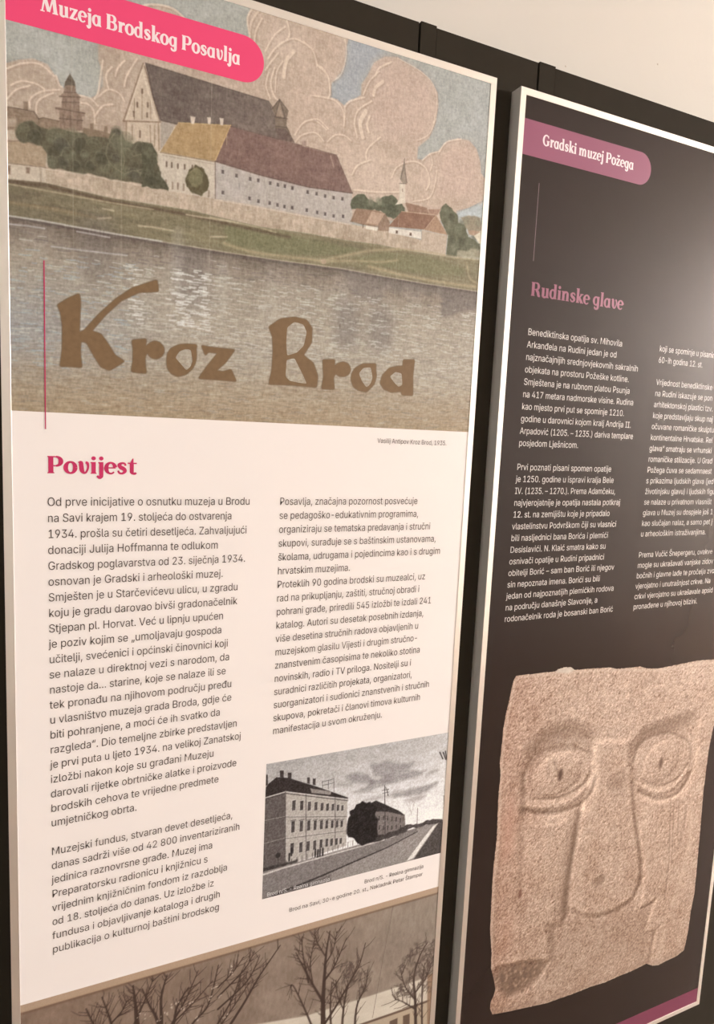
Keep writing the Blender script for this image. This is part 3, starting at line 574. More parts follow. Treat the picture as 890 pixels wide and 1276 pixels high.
        a.data.foreach_set('color', np.concatenate([rgb, np.ones((len(rgb), 1))], 1).astype(np.float32).ravel())
        me.materials.append(mat)
        o = bpy.data.objects.new(name, me)
        col.objects.link(o); hang(o, parent)
        return o

# ---------------------------------------------------------------- the framed panel itself
m_alu, b_alu = principled('pale_aluminium', 0.36, 0.5, 0.82)
b_alu.inputs['Base Color'].default_value = (0.94, 0.94, 0.90, 1)
def frame_mesh():
    """four mitred rails: flat front face, tiny rounded outer arris, lip falling to the sheet"""
    W, H = PW, PH
    prof = [(0.0, PD), (0.0, 0.0003), (0.0003, 0.0), (FR - 0.0001, 0.0), (FR, 0.0001), (FR, PD)]   # (inwards, depth)
    V, F = [], []
    corner = [(0, 0, 1, 1), (W, 0, -1, 1), (W, H, -1, -1), (0, H, 1, -1)]
    n = len(prof)
    for k in range(4):
        a, b = corner[k], corner[(k + 1) % 4]
        o = len(V)
        for c in (a, b):
            for t, d in prof:
                V.append((c[0] + c[2] * t, d, c[1] + c[3] * t))
        for i in range(n):
            j = (i + 1) % n
            F.append((o + i, o + j, o + n + j, o + n + i))
    # vertices are relative to the lower left corner; z is moved so that 0 is the top
    V = [(x, y, z - H) for x, y, z in V]
    return V, F
SHEET_Y = 0.0006
def panel(x, label):
    root = empty('exhibition_panel', (x, 0, PANEL_TOP - PH), label, 'panel', 'framed exhibition panels')
    v, f = frame_mesh()
    link('frame', v, f, m_alu, root)
    return root
def sheet(root, mat):
    v, f = box_mesh(FR - 0.0004, SHEET_Y, -PH + FR - 0.0004, PW - FR + 0.0004, SHEET_Y + 0.004, -FR + 0.0004)
    return link('printed_sheet', v, f, mat, root)
L1, L2, L3, L4 = SHEET_Y - 0.00012, SHEET_Y - 0.00024, SHEET_Y - 0.00036, SHEET_Y - 0.00048
IN = FR * 1000          # inner edge of the frame, mm
def banner_geo(x0, x1, y0, y1, y):
    r = (y1 - y0) / 2
    pts = [(x0, y1), (x0, y0)]
    # the round end: only the outer corners are rounded off
    for i in range(25):
        a = -math.pi / 2 + math.pi * i / 24
        pts.append((x1 - r + r * math.cos(a), (y0 + y1) / 2 + r * math.sin(a)))
    return poly_geo([[pts]], y)

# ================================================================ the white panel
m_white = flat('white_print', (255, 233, 217), 0.6, 0.2)
m_grey_ink = flat('grey_ink', (92, 78, 70), 0.6, 0.2)
m_pink = flat('pink_print', (243, 74, 112), 0.55, 0.25)
m_rose_ink = flat('rose_ink', (205, 48, 92), 0.55, 0.25)
m_pale_ink = flat('pale_pink_ink', (255, 224, 214), 0.55, 0.25)
m_picture = printed('colour_print')
m_photo = printed('grey_print')

white = panel(0.0, 'white framed exhibition panel with a river town picture and a pink banner')
sheet(white, m_white)

def paint_town():
    c = Canvas(IN, IN, 748.4, 600.6, 1.1, (179, 172, 157), 3)
    n1 = c.noise(60, 40, 3); n2 = c.noise(9, 14, 3)
    # ---- sky: grey green on the left, blue towards the right
    gx = (c.xs[None, :] - IN) / 737 + 0 * c.ys[:, None]
    c.C += np.stack([-2 * gx, -1 * gx, 2 * gx], -1)
    c.tint(np.array([6, 6, 7]), n1); c.tint(np.array([5, 5, 5]), n2)
    c.poly([(482.3,1.7),(478.1,27.5),(477.3,49.4),(470.7,63.5),(457.0,80.8),(452.7,105.1),(480.2,109.8),(510.7,88.5),(506.8,70.4),(519.9,48.2),(530.3,29.8),(544.8,16.6),(566.9,-1.9),(547.1,-9.4)], (170, 167, 166), 8, 0.75)
    # ---- clouds
    peach = (199, 172, 149)
    left_cloud = [(6.4,166.6),(25.1,156.6),(42.3,150.5),(59.7,153.2),(70.2,166.9),(75.5,176.6),(88.1,180.9),(99.0,181.3),(110.0,183.2),(119.3,177.3),(126.8,164.3),(126.8,145.7),(121.2,132.3),(121.2,113.8),(126.7,94.0),(147.3,73.7),(162.4,56.6),(189.4,44.2),(217.1,41.2),(235.4,49.4),(245.9,62.0),(267.0,75.8),(331.5,58.9),(324.4,40.8),(321.8,25.7),(327.9,10.1),(342.9,-8.0)]
    left_cloud += [(388.8,-11.7),(429.9,-11.4),(482.6,7.8),(478.1,27.5),(477.3,49.4),(470.7,63.5),(457.0,80.8),(454.3,101.6),(467.0,101.8),(480.1,108.2),(496.1,95.0),(506.9,86.2),(506.8,70.4),(516.5,55.4),(526.7,33.9),(545.0,20.3),(568.0,15.5),(588.1,21.7),(612.4,25.4),(629.3,34.4),(644.9,50.6),(647.5,70.0),(644.1,97.7),(633.4,123.5),(613.9,141.0),(613.1,159.7),(623.4,159.4),(637.0,146.5),(651.2,140.2),(668.9,121.2),(689.7,111.7),(711.4,110.6),(727.7,121.2),(736.9,140.4),(739.6,157.5),(749.4,166.3),(750.4,194.7),(738.1,221.9)]
    left_cloud += [(740.5,206.7),(705.2,226.1),(667.6,248.2),(488.4,277.6)] + [(319.5,288.3),(98.6,295.0),(2.9,283.2)]
    c.poly([(x + 1.5, y - 1.5) for x, y in left_cloud], (150, 148, 142), 2.5, 0.55)
    c.poly(left_cloud, peach, 1.2)
    ins = c.inside(left_cloud, 3)
    left = np.clip(1.2 - gx * 2.2, 0, 1)
    c.C += (ins * left)[..., None] * np.array([-10, -8, -8])
    c.tint(np.array([9, 9, 9]), n1, ins); c.tint(np.array([6, 6, 6]), n2, ins)
    cream = (232, 206, 180); dim = (164, 138, 116)
    c.poly([(530.6,36.0),(556.6,20.0),(596.3,26.1),(629.7,40.9),(639.9,68.4),(634.0,103.2),(611.3,131.5),(563.4,135.0),(524.0,123.9),(521.9,85.9)], (200, 170, 150), 14, 0.6)
    c.poly([(654.5,156.6),(677.7,124.5),(711.9,117.4),(732.2,148.4),(736.1,197.2),(658.4,211.0)], (201, 170, 150), 14, 0.6)
    for p, w in (([(409.2,33.9),(425.3,44.2),(432.3,62.2)], 2), ([(432.3,60.7),(445.6,66.5),(452.6,78.7),(455.3,98.3)], 2.2), ([(424.3,106.1),(445.5,103.7),(465.3,104.7),(478.0,116.6),(480.4,136.6)], 2.4),
                 ([(479.8,109.8),(488.9,99.2),(512.6,88.0)], 2.6), ([(480.2,109.8),(480.7,127.0),(479.7,138.3)], 2.2), ([(529.7,53.7),(536.5,39.3),(556.9,25.6)], 2.6), ([(528.5,81.1),(531.7,69.2),(544.1,57.6)], 5),
                 ([(513.1,147.2),(507.5,127.5),(516.3,107.9)], 6.5), ([(503.7,149.2),(497.9,129.6),(503.2,109.3),(526.0,90.7)], 2.4), ([(523.2,137.6),(519.6,126.5),(523.4,113.7)], 3.4),
                 ([(521.2,179.6),(522.3,163.1),(544.1,140.3)], 2.2), ([(497.2,206.4),(506.6,190.6),(528.8,178.1)], 2.4), ([(568.2,196.9),(574.9,181.6),(593.3,168.7),(613.4,164.7),(631.3,172.1),(639.2,190.4),(633.5,204.5)], 2.2),
                 ([(502.1,228.3),(541.1,224.5),(584.2,216.8)], 2.4), ([(453.6,166.1),(465.8,154.0),(482.2,151.5),(493.6,156.8)], 1.8), ([(415.3,144.6),(432.8,140.1),(451.1,149.3)], 1.8),
                 ([(652.7,143.3),(666.9,122.6),(694.9,112.0)], 2), ([(651.3,170.9),(649.4,191.9),(639.7,216.1),(609.3,227.2)], 1.8), ([(568.1,17.0),(604.2,24.1),(633.7,38.3),(644.6,64.0),(640.4,98.5)], 1.2), ([(510.6,85.3),(520.7,62.3),(536.8,44.0)], 1.6),
                 ([(623.4,159.4),(637.1,147.1),(652.5,140.6)], 1.8), ([(637.0,146.5),(642.1,159.1),(638.9,173.3)], 1.4), ([(475.5,12.7),(479.1,33.4),(472.5,63.0),(458.7,77.3)], 1.4), ([(611.3,131.5),(632.9,116.9),(643.6,91.0)], 1.2),
                 ([(394.6,50.9),(382.7,68.3),(380.1,90.6)], 5.5), ([(365.3,81.6),(360.1,103.8),(365.9,120.4),(373.5,125.3)], 2.4), ([(356.6,89.8),(352.9,108.5),(360.1,125.4)], 2), ([(432.5,61.9),(450.0,72.3),(454.5,93.5),(452.1,104.0)], 2),
                 ([(400.0,167.7),(413.1,147.9),(435.7,137.6),(454.0,147.4)], 1.8), ([(377.7,69.6),(368.8,86.7),(367.4,114.1)], 1.6), ([(370.6,59.5),(357.9,77.6),(351.6,88.0)], 2), ([(350.8,61.6),(363.2,37.8),(379.4,21.6)], 2), ([(402.0,176.5),(412.1,165.1),(432.9,157.6),(447.7,167.0)], 1.8),
                 ([(326.8,49.6),(328.5,28.6),(343.8,3.9)], 3), ([(381.4,10.0),(386.9,29.5),(382.5,39.1)], 2.5), ([(355.2,71.3),(368.6,51.1),(394.3,33.8),(423.8,41.0)], 2.2), ([(344.3,20.2),(335.7,39.0),(333.9,56.0)], 2),
                 ([(12.8,170.0),(29.4,160.0),(50.3,155.4),(67.3,165.9)], 2), ([(16.6,189.0),(29.1,181.0),(45.9,180.5),(56.4,185.0)], 1.8), ([(12.3,206.2),(22.7,192.9),(38.5,184.4)], 2), ([(38.2,211.2),(39.3,199.9),(52.1,188.2),(73.7,180.9)], 1.8),
                 ([(45.5,217.2),(48.2,200.1),(66.1,186.7)], 1.8), ([(97.8,182.3),(111.2,182.8),(121.3,190.5)], 1.8), ([(98.9,191.1),(108.9,191.0),(115.7,198.1),(117.0,213.7)], 1.8), ([(117.5,203.4),(127.0,188.7),(139.6,184.0)], 2),
                 ([(120.2,179.4),(133.8,166.6),(147.7,167.9),(154.7,176.6)], 1.8), ([(134.3,165.4),(131.1,149.2),(138.3,137.2)], 2.2), ([(143.0,147.4),(146.4,136.3),(154.4,125.2)], 2.2), ([(127.0,132.2),(124.3,150.8),(121.3,171.9),(116.8,182.0)], 2.2),
                 ([(154.6,157.1),(158.0,142.6),(170.8,118.8)], 2), ([(69.4,164.2),(73.7,175.3),(76.9,176.8)], 1.8), ([(162.4,57.7),(189.4,44.9),(217.1,42.0),(237.5,52.7)], 2.4), ([(174.0,66.4),(197.4,52.4),(221.3,53.3)], 1.8), ([(325.8,44.5),(322.6,25.4),(330.1,9.5)], 2.4)):
        q = [(x + 1.6, y + 1.6) for x, y in p]
        c.curve(q, dim, w * 1.1, 1.2, 0.40)
        c.curve(p, cream, w, 0.8, 0.85)
    # pale blue strip of far hills on the right
    c.poly([(695.5,229.1),(721.3,219.4),(747.2,205.5),(749.2,229.5),(699.5,237.7)], (186, 186, 180), 2, 0.9)
    c.line([(695.5,228.3),(721.2,218.6),(747.0,202.9)], (150, 150, 150), 1.2, 1, 0.6)
    # ---- far left roofs and the clock tower
    brick = (150, 126, 104); dark = (112, 90, 74)
    c.poly([(11.1,216.2),(24.5,215.3),(30.8,215.0),(30.9,205.2),(36.1,204.0),(36.4,214.8),(43.4,214.8),(48.6,222.0),(54.0,219.7),(73.4,219.9),(73.3,243.5),(10.5,256.6)], (146, 122, 100), 0.8)
    c.line([(11.1,216.2),(24.5,215.3),(43.4,214.8),(48.6,223.1)], (100, 80, 66), 1.2, 0.6, 0.8)
    c.line([(48.6,222.5),(54.0,219.9),(73.4,220.1)], (112, 90, 74), 1.2, 0.6, 0.8)
    c.poly([(11.9,230.1),(22.3,227.8),(23.2,237.5),(11.8,240.0)], (178, 154, 130), 1)
    c.poly([(73.3,231.1),(73.5,206.5),(68.7,206.4),(68.7,203.1),(75.7,202.2),(76.9,190.1),(73.6,188.7),(79.1,182.9),(79.8,176.1),(80.2,170.5),(86.4,158.3),(92.3,167.5),(92.9,173.0),(93.8,179.5),(98.9,183.9),(97.7,189.8),(98.2,202.0),(104.4,202.4),(103.9,206.4),(101.0,208.2),(102.1,226.1)], (148, 122, 102), 0.7)
    c.poly([(79.8,175.4),(80.7,169.9),(86.4,158.3),(92.3,166.7),(92.9,172.3),(89.0,171.9),(83.5,173.2)], (108, 94, 78), 0.7)
    for p in ([(73.6,189.3),(98.9,184.3)], [(68.7,204.7),(104.4,203.3)], [(76.8,195.2),(97.7,191.3)], [(79.3,182.9),(93.8,179.9)], [(73.4,216.5),(101.7,213.0)]):
        c.line(p, (108, 86, 72), 1.4, 0.6, 0.8)
    for p in ([(82.8,176.5),(82.8,181.4)], [(86.3,175.7),(86.3,180.6)], [(89.8,174.8),(89.8,179.7)], [(81.4,191.3),(81.4,200.2)], [(91.6,189.6),(91.5,198.6)], [(78.3,211.0),(78.2,222.2)], [(86.6,210.2),(86.6,222.6)], [(95.5,208.3),(95.4,220.7)]):
        c.line(p, (120, 97, 82), 1.6, 0.7, 0.7)
    c.poly([(102.1,222.0),(111.1,221.0),(111.1,214.6),(115.6,213.6),(115.6,220.9),(128.2,221.0),(129.3,214.0),(133.0,213.2),(133.5,221.7),(143.2,224.2),(134.0,235.4),(102.1,237.5)], (140, 116, 94), 0.8)
    # ---- gabled church
    stone = (204, 180, 154)
    c.poly([(179.1,122.2),(153.6,201.7),(157.4,202.7),(157.6,245.0),(211.6,250.1),(223.2,192.3),(202.8,190.8)], stone, 0.7)
    c.poly([(202.8,190.8),(223.2,190.3),(211.3,218.5),(203.2,228.0)], (176, 158, 140), 0.8)
    for p, w in (([(179.1,122.2),(153.6,202.4)], 2), ([(180.7,125.6),(201.6,192.3)], 1.6), ([(153.6,202.0),(202.8,192.8)], 2), ([(157.4,202.7),(157.5,225.7)], 1.6), ([(200.0,193.4),(201.3,236.3)], 1.6), ([(167.7,169.8),(167.9,196.6)], 1), ([(177.8,156.0),(178.1,194.3)], 1), ([(188.6,165.0),(189.6,191.8)], 1), ([(165.2,204.9),(165.3,224.1)], 1.2), ([(188.9,199.7),(189.9,226.8)], 1.2), ([(194.9,198.4),(195.1,225.7)], 1.2)):
        c.line(p, (138, 110, 88), w, 0.6, 0.75)
    for p in ([(171.7,174.6),(171.7,179.6)], [(185.4,171.5),(185.5,176.5)], [(175.5,210.4),(175.5,218.1)], [(177.8,156.0),(177.9,160.6)], [(167.1,187.2),(167.1,192.9)], [(184.8,185.1),(184.8,189.8)]):
        c.line(p, (110, 84, 68), 2.4, 0.7, 0.8)
    c.line([(177.6,131.3),(157.4,198.9)], (228, 206, 180), 1.6, 0.7, 0.7)
    c.line([(178.4,133.0),(197.2,191.7)], (228, 206, 180), 1.6, 0.7, 0.7)
    roof = [(181.9,121.2),(269.5,125.6),(357.9,129.8),(368.5,147.0),(381.0,165.6),(398.6,177.3),(374.7,180.7),(302.1,178.1),(225.0,190.4),(202.8,189.6),(192.3,160.9)]
    c.poly(roof, (114, 97, 86), 0.8)
    rin = c.inside(roof, 2)
    c.tint(np.array([10, 9, 8]), c.noise(14, 10, 3), rin)
    c.C += (rin * np.clip((gx - 0.30) * 4, 0, 1))[..., None] * np.array([14, 13, 11])
    c.line([(181.9,121.2),(269.5,125.6),(357.9,129.8),(398.6,177.3)], (92, 76, 66), 1.6, 0.7, 0.8)
    c.line([(182.8,122.9),(192.3,160.9),(202.8,190.2),(225.0,190.4)], (88, 72, 62), 2, 0.7, 0.8)
    c.poly([(362.6,139.9),(374.4,123.0),(388.8,136.4),(387.1,145.9),(386.5,158.3),(399.3,178.7),(374.7,180.7),(369.0,162.1),(368.5,147.0)], (132, 112, 94), 0.7)
    c.poly([(368.5,147.6),(374.6,127.5),(382.0,146.4)], (164, 140, 118), 0.8)
    for p in ([(362.6,139.9),(374.4,123.0),(388.8,136.4)], [(367.9,149.6),(387.9,147.6)], [(369.3,162.0),(387.0,160.0)], [(386.5,158.3),(399.3,178.7)], [(374.5,124.5),(368.9,148.4)], [(376.2,125.6),(383.7,146.7)]):
        c.line(p, (98, 80, 68), 1.3, 0.6, 0.8)
    c.poly([(369.1,164.5),(386.0,162.1),(398.6,178.5),(375.4,180.3)], (112, 92, 80), 0.8)
    # ---- yellow roofed house and the long building
    c.poly([(200.3,232.1),(229.0,205.9),(279.5,228.9),(280.6,282.1),(213.8,282.8),(200.6,261.6)], (206, 187, 164), 0.7)
    yr = [(227.1,188.2),(301.6,175.7),(279.5,228.9),(202.9,231.8)]
    c.poly(yr, (177, 143, 101), 0.7); c.tint(np.array([7, 6, 5]), c.noise(12, 8, 2), c.inside(yr, 1))
    c.line([(227.1,188.2),(301.6,175.7)], (204, 170, 118), 1.4, 0.6, 0.8)
    c.line([(301.6,175.7),(280.1,228.7)], (204, 164, 112), 2, 0.6, 0.8)
    c.line([(202.9,232.5),(279.5,229.8)], (140, 110, 82), 1.6, 0.6, 0.8)
    for p in ([(243.6,175.8),(250.9,175.5),(249.0,185.3),(245.1,185.5)], [(267.5,171.8),(272.8,171.2),(272.4,180.8),(269.0,180.9)], [(285.3,169.1),(291.1,168.5),(290.7,178.1),(286.9,178.3)]):
        c.poly(p, (214, 192, 170), 0.5)
    long_wall = [(280.5,230.3),(350.0,236.5),(425.0,238.8),(499.0,233.7),(501.4,280.7),(388.4,280.9),(281.6,283.2)]
    c.poly(long_wall, (188, 172, 157), 0.7)
    c.tint(np.array([7, 7, 8]), c.noise(10, 16, 3), c.inside(long_wall, 1))
    c.line([(280.5,230.3),(281.6,283.2)], (132, 112, 98), 1.6, 0.6, 0.8)
    lr = [(301.7,177.0),(370.1,180.0),(399.8,179.8),(430.4,182.0),(469.6,182.6),(499.5,233.7),(424.9,237.8),(350.0,234.8),(280.8,228.9)]
    c.poly(lr, (132, 102, 90), 0.7); c.tint(np.array([7, 6, 6]), c.noise(20, 10, 3), c.inside(lr, 1))
    c.poly([(363.0,184.2),(399.9,181.5),(416.2,210.3),(401.6,226.7),(371.8,229.0)], (144, 112, 98), 8, 0.5)
    c.line([(280.8,229.2),(350.0,235.5),(424.9,238.4),(499.5,234.0)], (104, 80, 70), 1.8, 0.6, 0.9)
    c.line([(301.7,177.0),(399.8,179.8),(469.6,182.6),(499.5,233.7)], (110, 86, 74), 1.2, 0.6, 0.7)
    c.poly([(412.1,173.9),(418.5,172.6),(418.8,181.3),(412.4,181.3)], (170, 142, 124), 0.6)
    c.line([(459.8,186.3),(465.6,200.7)], (190, 160, 140), 2.4, 0.8, 0.6)
    c.line([(296.5,191.6),(296.7,202.8)], (190, 160, 130), 1.2, 0.5, 0.7)
    for x, y in [(291.8,241.6),(312.0,243.0),(333.0,243.7),(345.2,243.4),(363.8,243.9),(376.0,244.0),(387.1,244.0),(399.2,244.5),(424.1,245.8),(438.8,245.6),(453.4,246.5),(467.7,246.4),(482.5,245.5),(292.4,270.2),(332.7,271.3),(346.4,272.9),(364.0,272.5),(376.2,273.1),(387.4,273.5),(399.9,273.1),(423.6,272.5),(441.2,273.0),(454.6,273.2),(468.9,273.6),(485.0,271.6)]:
        c.poly([(x - 1.9, y - 2.6), (x + 1.9, y - 2.6), (x + 1.9, y + 2.6), (x - 1.9, y + 2.6)], (94, 80, 74), 0.7, 0.9)
        c.line([(x - 2.4, y + 3.6), (x + 2.4, y + 3.6)], (206, 196, 186), 1, 0.5, 0.6)
    c.line([(316.5,252.7),(316.7,260.9)], (150, 138, 130), 1.2, 0.6, 0.7)
    for x, y in [(211.7,246.3),(218.8,246.2),(227.3,246.1),(236.8,245.2),(247.7,244.0),(261.1,244.3)]:
        c.line([(x, y - 2.5), (x, y + 3)], (112, 90, 74), 2.4, 0.6, 0.9)
    for x, y in [(220.2,273.7),(227.7,273.2),(235.9,273.3),(211.1,272.2),(271.9,275.5)]:
        c.line([(x, y - 4), (x, y + 4)], (146, 122, 102), 2.6, 0.7, 0.8)
    c.line([(205.2,235.7),(279.6,233.7)], (170, 148, 126), 1.4, 0.7, 0.6)
    # ---- embankment wall
    emb = [(11.2,284.0),(55.6,283.1),(99.7,280.3),(138.7,281.1),(203.6,281.1)] + [(213.8,281.8),(280.6,281.4),(333.3,280.2),(388.4,280.9),(498.5,281.2)] + [(546.3,280.7),(567.2,281.2),(628.9,285.8),(676.7,283.8),(678.2,305.0),(608.3,305.9),(547.6,304.6),(489.9,307.1)] + [(427.7,306.6),(352.2,308.9),(298.4,306.0),(247.0,303.1),(182.0,304.1)] + [(138.8,305.1),(88.4,302.5),(55.4,300.6),(10.9,304.4)]
    c.poly(emb, (190, 166, 141), 0.8)
    ein = c.inside(emb, 1)
    c.tint(np.array([16, 15, 15]), c.noise(4.5, 12, 3), ein); c.tint(np.array([9, 9, 9]), c.noise(30, 14, 2), ein)
    c.line([(53.4,283.5),(99.7,280.6),(138.7,281.4),(203.6,281.3)], (216, 194, 168), 1.8, 0.7, 0.7)
    c.line([(280.6,282.1),(333.3,281.2),(388.5,281.9),(498.6,281.9)], (214, 192, 168), 2, 0.7, 0.8)
    # ---- left house
    c.poly([(10.7,244.6),(19.0,241.7),(24.1,249.4),(24.0,258.2),(10.5,258.8)], (188, 164, 140), 1)
    c.poly([(10.5,284.1),(55.6,281.3),(56.5,299.9),(10.2,304.1)], (204, 184, 160), 0.7)
    c.poly([(10.9,257.6),(26.1,254.5),(53.7,253.2),(58.4,262.3),(57.3,280.5),(10.5,284.1)], (174, 148, 120), 0.7)
    c.line([(10.9,257.6),(26.1,254.5),(53.7,253.2)], (138, 112, 92), 1.3, 0.6, 0.8)
    c.line([(53.7,253.2),(58.4,262.3),(57.3,280.5)], (200, 178, 154), 2, 0.6, 0.8)
    c.line([(10.5,284.5),(56.7,281.3)], (132, 108, 88), 1.3, 0.6, 0.8)
    c.poly([(33.1,285.2),(37.4,284.8),(37.3,292.5),(33.0,292.8)], (140, 114, 94), 1); c.poly([(11.5,287.2),(14.9,286.6),(14.7,297.7),(11.4,298.3)], (140, 112, 92), 1)
    c.line([(50.2,284.2),(50.7,301.0)], (160, 138, 116), 3, 1, 0.7)
    # ---- dark trees on the left
    trees = [(21.6,252.1),(22.6,238.7),(32.7,228.8),(43.3,226.5),(50.7,232.7),(60.3,233.9),(73.4,228.9),(84.3,229.9),(95.4,230.9),(106.6,229.7),(124.8,228.1),(133.9,228.5),(138.5,217.1),(145.5,211.0),(152.5,215.3),(154.9,226.4),(166.7,228.6),(173.9,223.6),(181.1,225.7),(190.7,223.7),(198.2,236.4),(200.8,257.5),(203.8,259.3),(204.1,281.0),(176.7,280.7),(134.0,280.1),(99.7,279.2),(58.2,282.2),(57.5,264.7),(52.6,254.5),(26.1,254.5)]
    c.poly(trees, (100, 91, 70), 1.2, 1, 1.5)
    tin = c.inside(trees, 2)
    c.tint(np.array([12, 11, 8]), c.noise(13, 13, 3), tin)
    rnd = random.Random(5)
    spots = [(30.5,241.4),(43.1,245.4),(66.8,240.4),(75.4,249.8),(88.7,235.7),(99.8,244.8),(104.3,255.3),(77.5,269.8),(115.6,243.8),(124.8,255.8),(145.6,233.0),(143.3,252.1),(157.3,244.6),(176.3,231.4),(190.9,242.7),(167.0,268.7),(134.0,268.0),(93.0,271.3),(64.4,272.4),(186.3,267.4),(148.0,270.0),(111.1,267.8),(157.3,225.9),(145.5,216.8),(84.2,259.4)]
    for i, (x, y) in enumerate(spots):
        r = rnd.uniform(5, 11); k = ((114, 106, 82), (76, 70, 54), (124, 116, 92), (86, 80, 66))[i % 4]
        c.blob(x, y, r, r * 0.95, k, 3, 0.6)
        c.curve([(x - r, y + 2), (x - r * .6, y - r * .8), (x + r * .4, y - r), (x + r, y - 1)], (138, 128, 102), 1, 0.8, 0.5)
    for p in ([(166.8,245.1),(181.2,239.8),(188.6,252.7),(171.7,263.1)], [(155.1,271.0),(167.0,264.0),(179.0,266.4),(181.5,275.5)], [(134.0,235.4),(131.7,249.8),(138.7,262.4),(152.7,269.1)], [(152.6,240.9),(155.0,254.5),(150.4,269.5)], [(143.2,219.6),(136.3,230.3),(139.7,234.2)]):
        c.curve(p, (136, 124, 98), 1.3, 0.8, 0.75)
    c.line([(91.4,221.6),(91.3,248.8)], (130, 116, 94), 1.2, 0.6, 0.6)
    tr2 = [(178.2,222.7),(187.6,223.8),(197.2,234.2),(198.9,249.4),(194.2,259.7),(205.5,266.9),(215.3,277.7),(213.8,281.8),(178.6,282.9)]
    c.poly(tr2, (90, 84, 64), 1, 1, 1); c.blob(*[(186.1,236.5)][0], 6, 7, (118, 110, 86), 2, 0.6); c.blob(*[(191.2,272.8)][0], 8, 5, (74, 68, 52), 2, 0.7)
    c.poly([(239.0,260.6),(242.8,248.8),(252.7,240.5),(264.4,242.4),(271.6,261.0),(270.8,271.5),(260.1,280.8),(248.3,278.1),(239.9,271.7)], (98, 86, 60), 0.9, 1, 1)
    c.poly([(241.0,258.7),(244.8,249.4),(253.4,242.9),(261.2,246.9),(263.1,259.3),(254.9,270.5),(246.5,270.4)], (130, 118, 86), 1.2, 0.9, 1)
    c.curve([(242.9,253.6),(252.7,244.7),(262.2,249.9),(259.8,263.2)], (146, 134, 102), 1, 0.7, 0.6)
    # ---- village on the right
    c.poly([(497.5,244.1),(509.0,234.2),(520.4,232.1),(529.4,238.5),(544.1,240.9),(552.3,229.4),(569.8,224.3),(580.6,229.4),(595.5,239.6),(597.0,248.3),(575.0,261.4),(562.8,257.8),(550.6,252.3),(515.8,255.7),(498.3,258.7)], (96, 94, 72), 1, 1, 1)
    c.blob(*[(546.9,237.9)][0], 6, 6, (142, 134, 110), 2, 0.8); c.blob(*[(532.4,240.4)][0], 5, 7, (150, 138, 116), 2, 0.6); c.blob(*[(569.5,244.0)][0], 9, 6, (82, 82, 62), 2, 0.7)
    c.poly([(594.4,230.9),(636.3,232.6),(641.6,241.6),(601.4,245.0)], (152, 118, 96), 0.8)
    c.poly([(639.6,234.6),(663.2,230.6),(657.5,240.7),(641.6,241.6)], (168, 132, 110), 0.8)
    c.poly([(577.2,238.1),(583.3,229.0),(582.9,202.5),(593.2,201.9),(594.9,229.5),(596.9,231.7)], (222, 202, 178), 0.6)
    c.poly([(582.5,196.3),(584.2,188.4),(589.3,169.8),(593.4,186.7),(596.7,200.0),(589.6,203.8)], (160, 140, 120), 0.6)
    c.line([(589.6,164.3),(587.7,182.7),(584.7,197.1)], (112, 96, 82), 1.3, 0.5, 0.9); c.line([(589.9,169.7),(592.8,186.8),(596.1,200.1)], (116, 98, 84), 1.2, 0.5, 0.9); c.line([(582.1,203.9),(595.6,201.9)], (120, 100, 84), 1.2, 0.5, 0.8)
    c.line([(588.9,211.5),(589.1,215.3)], (120, 98, 82), 1.5, 0.5, 0.8)
    c.poly([(498.3,276.5),(507.2,255.4),(544.8,252.8),(558.8,254.7),(568.8,267.5),(547.6,276.7),(525.7,278.5)], (154, 122, 98), 0.7)
    c.poly([(534.6,255.5),(558.8,255.2),(547.5,274.7),(525.5,275.5)], (190, 156, 130), 0.7)
    c.poly([(558.8,255.2),(568.8,267.5),(567.2,281.2),(547.9,283.0),(547.5,274.7)], (152, 124, 102), 0.8)
    c.poly([(525.7,278.3),(546.8,278.1),(546.5,283.7),(526.0,284.0)], (230, 214, 192), 0.6)
    c.line([(498.3,277.0),(525.7,278.3),(547.6,278.0)], (124, 98, 80), 1.2, 0.5, 0.7)
    c.poly([(567.4,275.3),(628.0,272.4),(628.7,283.8),(567.9,283.7)], (228, 212, 192), 0.6)
    c.poly([(629.3,269.6),(679.6,270.6),(677.5,303.7),(630.1,304.0)], (194, 170, 146), 0.7)
    c.poly([(566.1,273.8),(589.2,246.3),(655.0,241.9),(634.0,268.1)], (142, 104, 82), 0.7)
    c.poly([(654.9,241.2),(680.2,269.5),(634.0,268.3)], (172, 136, 108), 0.7)
    c.line([(589.2,246.5),(655.0,241.4),(680.2,269.5),(634.0,268.3),(655.0,241.4)], (190, 156, 128), 1.2, 0.5, 0.7)
    for x, y in [(582.2,280.1),(608.2,279.4)]:
        c.poly([(x - 2, y - 2.4), (x + 2, y - 2.4), (x + 2, y + 2.4), (x - 2, y + 2.4)], (104, 82, 66), 0.6)
    c.line([(520.5,278.6),(520.7,282.8)], (120, 98, 80), 2, 0.6, 0.8)
    rt = [(660.4,236.8),(666.1,226.2),(673.7,220.4),(685.4,225.5),(698.5,233.9),(700.1,245.6),(715.2,248.5),(721.0,266.4),(747.6,273.1),(749.5,296.1),(679.8,304.7),(680.9,269.9),(669.6,253.2)]
    c.poly(rt, (104, 100, 76), 1, 1, 1)
    c.poly([(704.4,236.9),(720.5,230.2),(745.8,230.0),(748.0,256.8),(722.7,258.0)], (150, 134, 110), 1.2, 1, 1)
